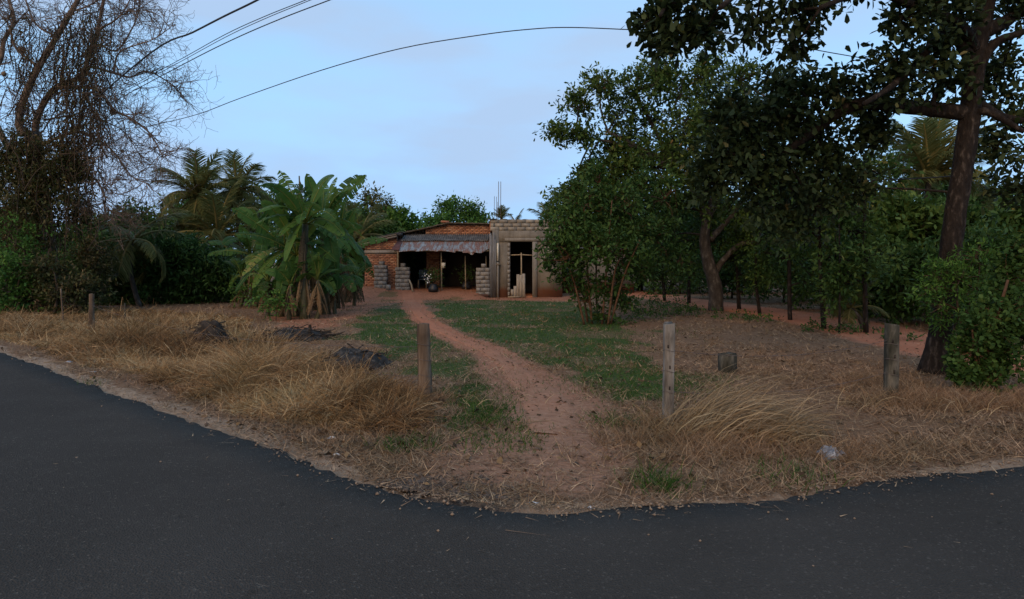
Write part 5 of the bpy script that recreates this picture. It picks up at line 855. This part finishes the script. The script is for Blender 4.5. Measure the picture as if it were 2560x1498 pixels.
# ------------------------------------------------------------------ fence posts, wires, litter
def small_things():
    rng = np.random.default_rng(61)
    def post(u, vb, vt, wpx, mt, label, seed, round_=False, name='fence_post', lean=0, notch=0):
        r_ = np.random.default_rng(seed); bs = ground_at(u, vb); Y = bs[1]; s = Y/F; top = P(u+lean, vt, Y); w = wpx*s; t = thing(name, label, 'post', bs); b = MB(); n = 9; pts = np.linspace(bs-[0, 0, .15], top, n)
        if round_: b.tube(pts, [w/2*q for q in np.interp(np.arange(n), [0, 3, 8], [1.12, 1.06, .95])], 14, rough=.09, rng=r_)
        else:
            q = np.array([[-1, -.8], [-.86, -1], [.86, -1], [1, -.8], [1, .8], [.86, 1], [-.86, 1], [-1, .8]])*w/2; V = np.concatenate([p_+np.concatenate([q*(1+r_.uniform(-.05, .05, q.shape)), np.zeros((8, 1))], 1) for p_ in pts]); V[-8:, 2] += r_.uniform(-.02, .012, 8); i = np.arange(n-1)[:, None]*8; k = np.arange(8)[None]; Q = np.stack([i+k, i+(k+1) % 8, i+8+(k+1) % 8, i+8+k], -1).reshape(-1, 4); e = (n-1)*8
            b.add(V, np.concatenate([Q, [[e, e+1, e+2, e+3], [e, e+3, e+4, e+7], [e+4, e+5, e+6, e+7]]]))
        b.obj('shaft', m[mt], t, smooth=round_)
        for f in (.22, .42, .62):
            c = top+(bs-top)*f+np.array([0, -w*.53, 0])
            if not round_: b = MB(); b.box(c+[.2*w*(-1 if f < .3 else .1), .006, 0], (w*.16, .014, w*.34)); b.obj('bolt_hole', m['charred'], t)
            c = top+(bs-top)*(f+.04); b = MB(); th = np.linspace(0, 6.3, 17); rr = w*(.60 if round_ else .70); b.tube(c+np.stack([np.cos(th)*rr*.92, np.sin(th)*rr*.92, .01*np.sin(th*2)], -1), .0025, 4, cap=False); b.obj('wire_tie', m['iron'], t)
        return bs, top
    A = post(1064, 1000, 810, 33, 'post_wood', 'thick weathered round wooden post standing in the dry grass', 1, True, lean=-6)
    B = post(1669, 1062, 808, 24, 'post_grey', 'pale grey square fence post with bolt holes beside the straw clump', 2, lean=4)
    C = post(2226, 1000, 810, 26, 'post_moss', 'dark mossy square fence post near the big leaning tree', 3, lean=4)
    D = post(229, 830, 735, 12, 'post_wood', 'thin brown post half sunk in dry grass before the mango bushes', 4, True)
    Es = post(312, 815, 758, 4, 'post_moss', 'short grey stake before the dark mango bushes', 5, True, name='stake')
    post(160, 815, 722, 3.5, 'post_wood', 'thin leaning stick rising from grass under the bare tree', 6, True, name='stick', lean=-8)
    post(775, 848, 812, 8, 'charred', 'short burnt stake standing in the pile of brushwood', 8, True, name='stake')
    # mossy concrete stump behind the straw clump
    bs = ground_at(1818, 930); Y = bs[1]; s = Y/F; t = thing('concrete_stump', 'mossy square concrete stump behind the straw clump', 'stump', bs); b = MB(); w = 33*s; h = 44*s; b.box(bs+[0, 0, h/2-.05], (w, w*.9, h+.1), rz=.3, jit=.022, rng=rng); b.obj('body', m['post_moss'], t); b = MB(); b.box(bs+[.02, 0, h+.005], (w*.8, w*.7, .03), rz=.5, jit=.012, rng=rng); b.obj('broken_top', m['post_moss'], t)
    def wire(a, c, label, sag=.12, r=.0026):
        t = np.linspace(0, 1, 22)[:, None]; p = np.array(a)+(np.array(c)-np.array(a))*t; p[:, 2] -= sag*4*(t*(1-t))[:, 0]; b = MB(); b.tube(p, r, 4); k = 14
        for q in np.linspace(.06, .94, k):
            c_ = p[int(q*21)]; b.tube([c_-[.012, 0, .012], c_+[.012, 0, .012]], [.0018]*2, 3); b.tube([c_-[-.012, 0, .012], c_+[-.012, 0, .012]], [.0018]*2, 3)
        tag(b.obj('barbed_wire', m['iron'], loc=p[0]), label, 'wire', 'barbed fence wires')
    at = lambda q, f: q[1]+(q[0]-q[1])*f+np.array([0, -.0, 0])
    wire(at(B, .26), at(C, .2), 'upper barbed wire between the grey post and the mossy post'); wire(at(B, .66), at(C, .62), 'lower barbed wire between the grey post and the mossy post')
    wire(at(A, .3), at(D, .3), 'upper barbed wire from the thick round post to the thin brown post', .25); wire(at(A, .7), at(D, .7), 'lower barbed wire from the thick round post to the thin brown post', .2)
    wire(at(D, .3), at(Es, .1), 'barbed wire between the thin brown post and the short grey stake', .03)
    # ash heap and brush pile
    def heap(name, label, u, v, rx, ry, h, mt, sticks, smt, seed, L=.5, nb=0):
        r_ = np.random.default_rng(seed); c = ground_at(u, v); t = thing(name, label, 'heap', c); b = MB(); n = 30; g = np.linspace(-1.25, 1.25, n); GX, GY = np.meshgrid(g, g); R = np.hypot(GX, GY); x = c[0]+GX*rx; y = c[1]+GY*ry; z = H(x, y)-.03+(h+.03)*np.clip(1-R**2*.9, -.2, 1)*(.55+.9*vn(x, y, .16, seed)); z = np.where(R > 1.05, H(x, y)-.04, z)
        i = np.arange(n-1)[:, None]*n; k = np.arange(n-1)[None]; b.add(np.stack([x, y, z], -1), np.stack([i+k, i+k+1, i+n+k+1, i+n+k], -1)); b.obj('mound', m[mt], t); st = MB()
        for _ in range(sticks):
            a = r_.uniform(0, 6.28); q = math.sqrt(r_.random()); p = np.array([c[0]+math.cos(a)*q*rx, c[1]+math.sin(a)*q*ry, c[2]+h*(1-q*q)*r_.uniform(.4, 1)+.02]); th = r_.uniform(0, 6.28); l = L*r_.uniform(.3, 1); d = np.array([math.cos(th), math.sin(th), r_.normal(0, .22)])*l; st.tube([p-d/2, p+r_.normal(0, .02, 3), p+d/2], r_.uniform(.004, .014)*np.array([1, .9, .6]), 4)
        st.obj('sticks', m[smt], t)['kind'] = 'stuff'
        if nb: lb = MB(); N = nb; p = np.stack([c[0]+r_.normal(0, rx*.5, N), c[1]+r_.normal(0, ry*.5, N), np.zeros(N)], -1); p[:, 2] = c[2]+h*r_.random(N)*.9; lb.leaves(p, r_.normal(0, 1, (N, 3)), r_.normal(0, 1, (N, 3)), .09, .04, r_.random(N)); lb.obj('dry_leaves', m['leaf_dead'], t)
    heap('ash_heap', 'low black ash heap with burnt twigs behind the golden dry grass', 880, 915, .62, .8, .22, 'ash', 70, 'charred', 81, .4, 60)
    heap('brush_pile', 'flat pile of dark cut branches before the banana clump', 735, 845, .75, .8, .16, 'ash', 110, 'charred', 82, .8, 120)
    heap('vine_heap', 'rounded heap of dark dead vines in the dry grass', 520, 870, .42, .4, .50, 'charred', 170, 'vine_stem', 83, .45, 150)
    # litter
    def crumple(name, label, u, v, sx, sy, h, mt, seed, n=12):
        r_ = np.random.default_rng(seed); c = ground_at(u, v); g = np.linspace(-1, 1, n); GX, GY = np.meshgrid(g, g); rr = 1+.35*np.sin(np.arctan2(GY, GX)*3+seed); x = c[0]+GX*sx*rr*.5+r_.normal(0, sx*.03, GX.shape); y = c[1]+GY*sy*rr*.5+r_.normal(0, sy*.03, GX.shape); z = c[2]+.004+h*np.clip(1-np.hypot(GX, GY)**2*.8, .05, 1)*(.3+r_.random(GX.shape)*.9)
        i = np.arange(n-1)[:, None]*n; k = np.arange(n-1)[None]; b = MB(); b.add(np.stack([x, y, z], -1), np.stack([i+k, i+k+1, i+n+k+1, i+n+k], -1)); b.add(np.stack([x, y, z*0+c[2]-.003], -1), np.stack([i+k, i+n+k, i+n+k+1, i+k+1], -1)); tag(b.obj(name, m[mt], loc=c), label, 'litter')
    crumple('plastic_bag', 'crumpled white and grey plastic bag on the verge', 2078, 1143, .20, .17, .085, 'plastic', 1)
    crumple('paper_scrap', 'white folded wrapper on the verge below the golden grass', 828, 1096, .075, .05, .02, 'paper', 2, 7); crumple('paper_scrap', 'small pale scrap on the verge nearer the tarmac than the folded wrapper', 842, 1138, .05, .04, .015, 'paper', 3, 7)
    crumple('paper_scrap', 'pale blue-white scrap beside fallen straw near the tarmac bend', 172, 906, .09, .07, .025, 'plastic', 4, 7); crumple('paper_scrap', 'flat yellowish scrap on the bare edge by the tarmac bend', 233, 930, .09, .07, .012, 'paper', 5, 7)
    crumple('paper_scrap', 'thin white strip lying on the soil at the tarmac edge', 1336, 1259, .06, .02, .008, 'paper', 6, 6); crumple('paper_scrap', 'tiny white crumpled scrap at the tarmac edge below the footpath', 1478, 1270, .035, .03, .012, 'paper', 7, 6); crumple('paper_scrap', 'pale blue scrap in the dry grass by the road edge', 568, 960, .05, .05, .03, 'plastic', 8, 6)
    # fallen leaves: curled, one object each
    lm_ = []
    for k in range(4):
        r_ = np.random.default_rng(k); t = np.linspace(0, 1, 6); w = np.sin(t*math.pi*.93+.12)**.8*.5; V = []; Q = []
        for i, q in enumerate(t): zc = .22*math.sin(q*3)+.03*r_.normal(); V += [[(q-.5)*1.5, -w[i], .18+zc*.5], [(q-.5)*1.5, 0, zc*.35+.02], [(q-.5)*1.5, w[i], .2+zc*.4]]
        for i in range(5): a = i*3; Q += [[a, a+3, a+4, a+1], [a+1, a+4, a+5, a+2]]
        b = MB(); b.add(V, Q, r=.4+.18*k); lm_.append(b.mesh('fallen_leaf', m['leaf_dead']))
    n = 0
    for u, v in [(1115, 905), (1135, 938), (1140, 905), (1155, 960), (1130, 1005), (1127, 880), (1165, 985), (1144, 1010), (1170, 890), (1205, 875), (1180, 1065), (1200, 1068), (1215, 1095), (1210, 1078), (870, 1055), (862, 1122), (918, 1112), (880, 1060), (1463, 952), (1505, 1068), (1570, 935), (1380, 780), (1240, 770), (1290, 765), (1360, 765), (1422, 905), (1400, 1000), (1410, 1012), (1960, 905), (1915, 1195), (2230, 1085), (1640, 870), (1500, 860), (1530, 880), (1060, 760), (990, 790), (960, 800), (900, 770), (1000, 760), (1300, 1110), (1345, 1130), (1390, 1125), (1250, 1160), (1170, 1150), (1310, 1180), (1450, 1120), (1520, 1150), (2290, 1110), (2350, 1090), (2440, 1075)]:
        c = ground_at(u+rng.uniform(-4, 4), v+rng.uniform(-3, 3)); o = bpy.data.objects.new('fallen_leaf', lm_[rng.integers(4)]); COL.objects.link(o); o.location = tuple(c+[0, 0, .012]); o.scale = (rng.uniform(.035, .062),)*3; o.rotation_euler = (rng.normal(0, .35), rng.normal(0, .35), rng.uniform(0, 6.28)); gz = zones(np.array([c[0]]), np.array([c[1]])); w_ = 'green grass of the lawn' if gz[0][0] > .3 else ('bare red soil of the footpath and yard' if gz[1][0] > .3 else 'straw-strewn brown ground')
        tag(o, f'dry curled leaf fallen on the {w_}', 'leaf', f'leaves fallen on the {w_}'); n += 1
    # dry stalks lying on the verge
    for u0, v0, u1, v1, lab in ((662, 1078, 702, 1118, 'pale dry stalk lying aslant on the grassy road edge'), (110, 908, 195, 912, 'long pale straw lying at the tarmac bend'), (145, 900, 192, 908, 'arched pale straw at the tarmac bend'), (1290, 1075, 1382, 1056, 'thin pale stalk lying across the footpath mouth'), (2010, 1222, 2200, 1195, 'thin brown stalk lying along the tarmac edge below the bag')):
        a, c = ground_at(u0, v0), ground_at(u1, v1); mid = (a+c)/2+[0, .03, .03 if 'arched' not in lab else .14]; b = MB(); limb(b, [a+[0, 0, .01], mid, c+[0, 0, .01]], .006, .003, 5); tag(b.obj('dry_stalk', m['straw_pale'], loc=a), lab, 'stalk')
    # overhead cables following the bend of the road
    def cable(px, zh, r, label):
        pts = []
        for k, (u, v) in enumerate(px): Y = (zh-CH)*F/(V0-v); pts.append(P(u, v, Y))
        b = MB(); b.tube(curve(pts, 10), r, 5); tag(b.obj('overhead_cable', m['wire'], loc=pts[0]), label, 'cable', 'overhead cables')
    cable([(150, 345), (300, 325), (405, 308), (500, 284), (600, 246), (800, 177), (1000, 122), (1200, 88), (1330, 73), (1430, 69), (1590, 75), (1800, 82), (1950, 106), (2050, 127), (2165, 147), (2290, 168), (2420, 196)], 6.2, .011, 'single long service cable arching over the house and cashew tree')
    cable([(180, 300), (370, 137), (480, 82), (560, 41), (640, 2), (760, -62), (900, -130)], 6.6, .020, 'thickest overhead cable passing behind the bare tree')
    cable([(250, 255), (430, 160), (560, 88), (660, 42), (765, 0), (900, -55), (1000, -95)], 6.4, .008, 'upper of two close thin overhead cables')
    cable([(250, 262), (430, 166), (560, 95), (660, 48), (772, 2), (900, -50), (1000, -90)], 6.35, .007, 'lower of two close thin overhead cables')
    cable([(250, 272), (460, 160), (580, 100), (700, 48), (825, 0), (960, -52), (1100, -100)], 6.1, .010, 'thin overhead cable running lowest of the group over the tarmac')
    cable([(1990, 458), (2150, 452), (2300, 446), (2390, 440)], 3.2, .012, 'dark cable strung low behind the big leaning trunk')
    # the lit lamp that glints through the wood
    c = P(1677, 676, 38); t = thing('distant_lamp', 'tiny lit lamp on a pole glinting through the wood', 'lamp', (c[0], c[1], 0)); b = MB(); b.tube([(c[0], c[1]+.08, -.1), (c[0], c[1]+.08, c[2]+.2)], [.04, .03], 6); b.obj('pole', m['post_wood'], t)
    M = Mat('lamp_glow'); M.p.inputs['Emission Color'].default_value = (1, .9, .65, 1); M.p.inputs['Emission Strength'].default_value = 4; b = MB(); zz = np.linspace(-1, 1, 6); b.tube([c+[0, 0, q*.09] for q in zz], [max(.01, .07*math.sqrt(max(0, 1-q*q))) for q in zz], 8); b.obj('bulb', M.m, t)
small_things()
for o in S.objects:
    if '_b' in o: del o['_b']
tri = sum(len(me.loops)-2*len(me.polygons) for me in bpy.data.meshes); print('tris', tri)
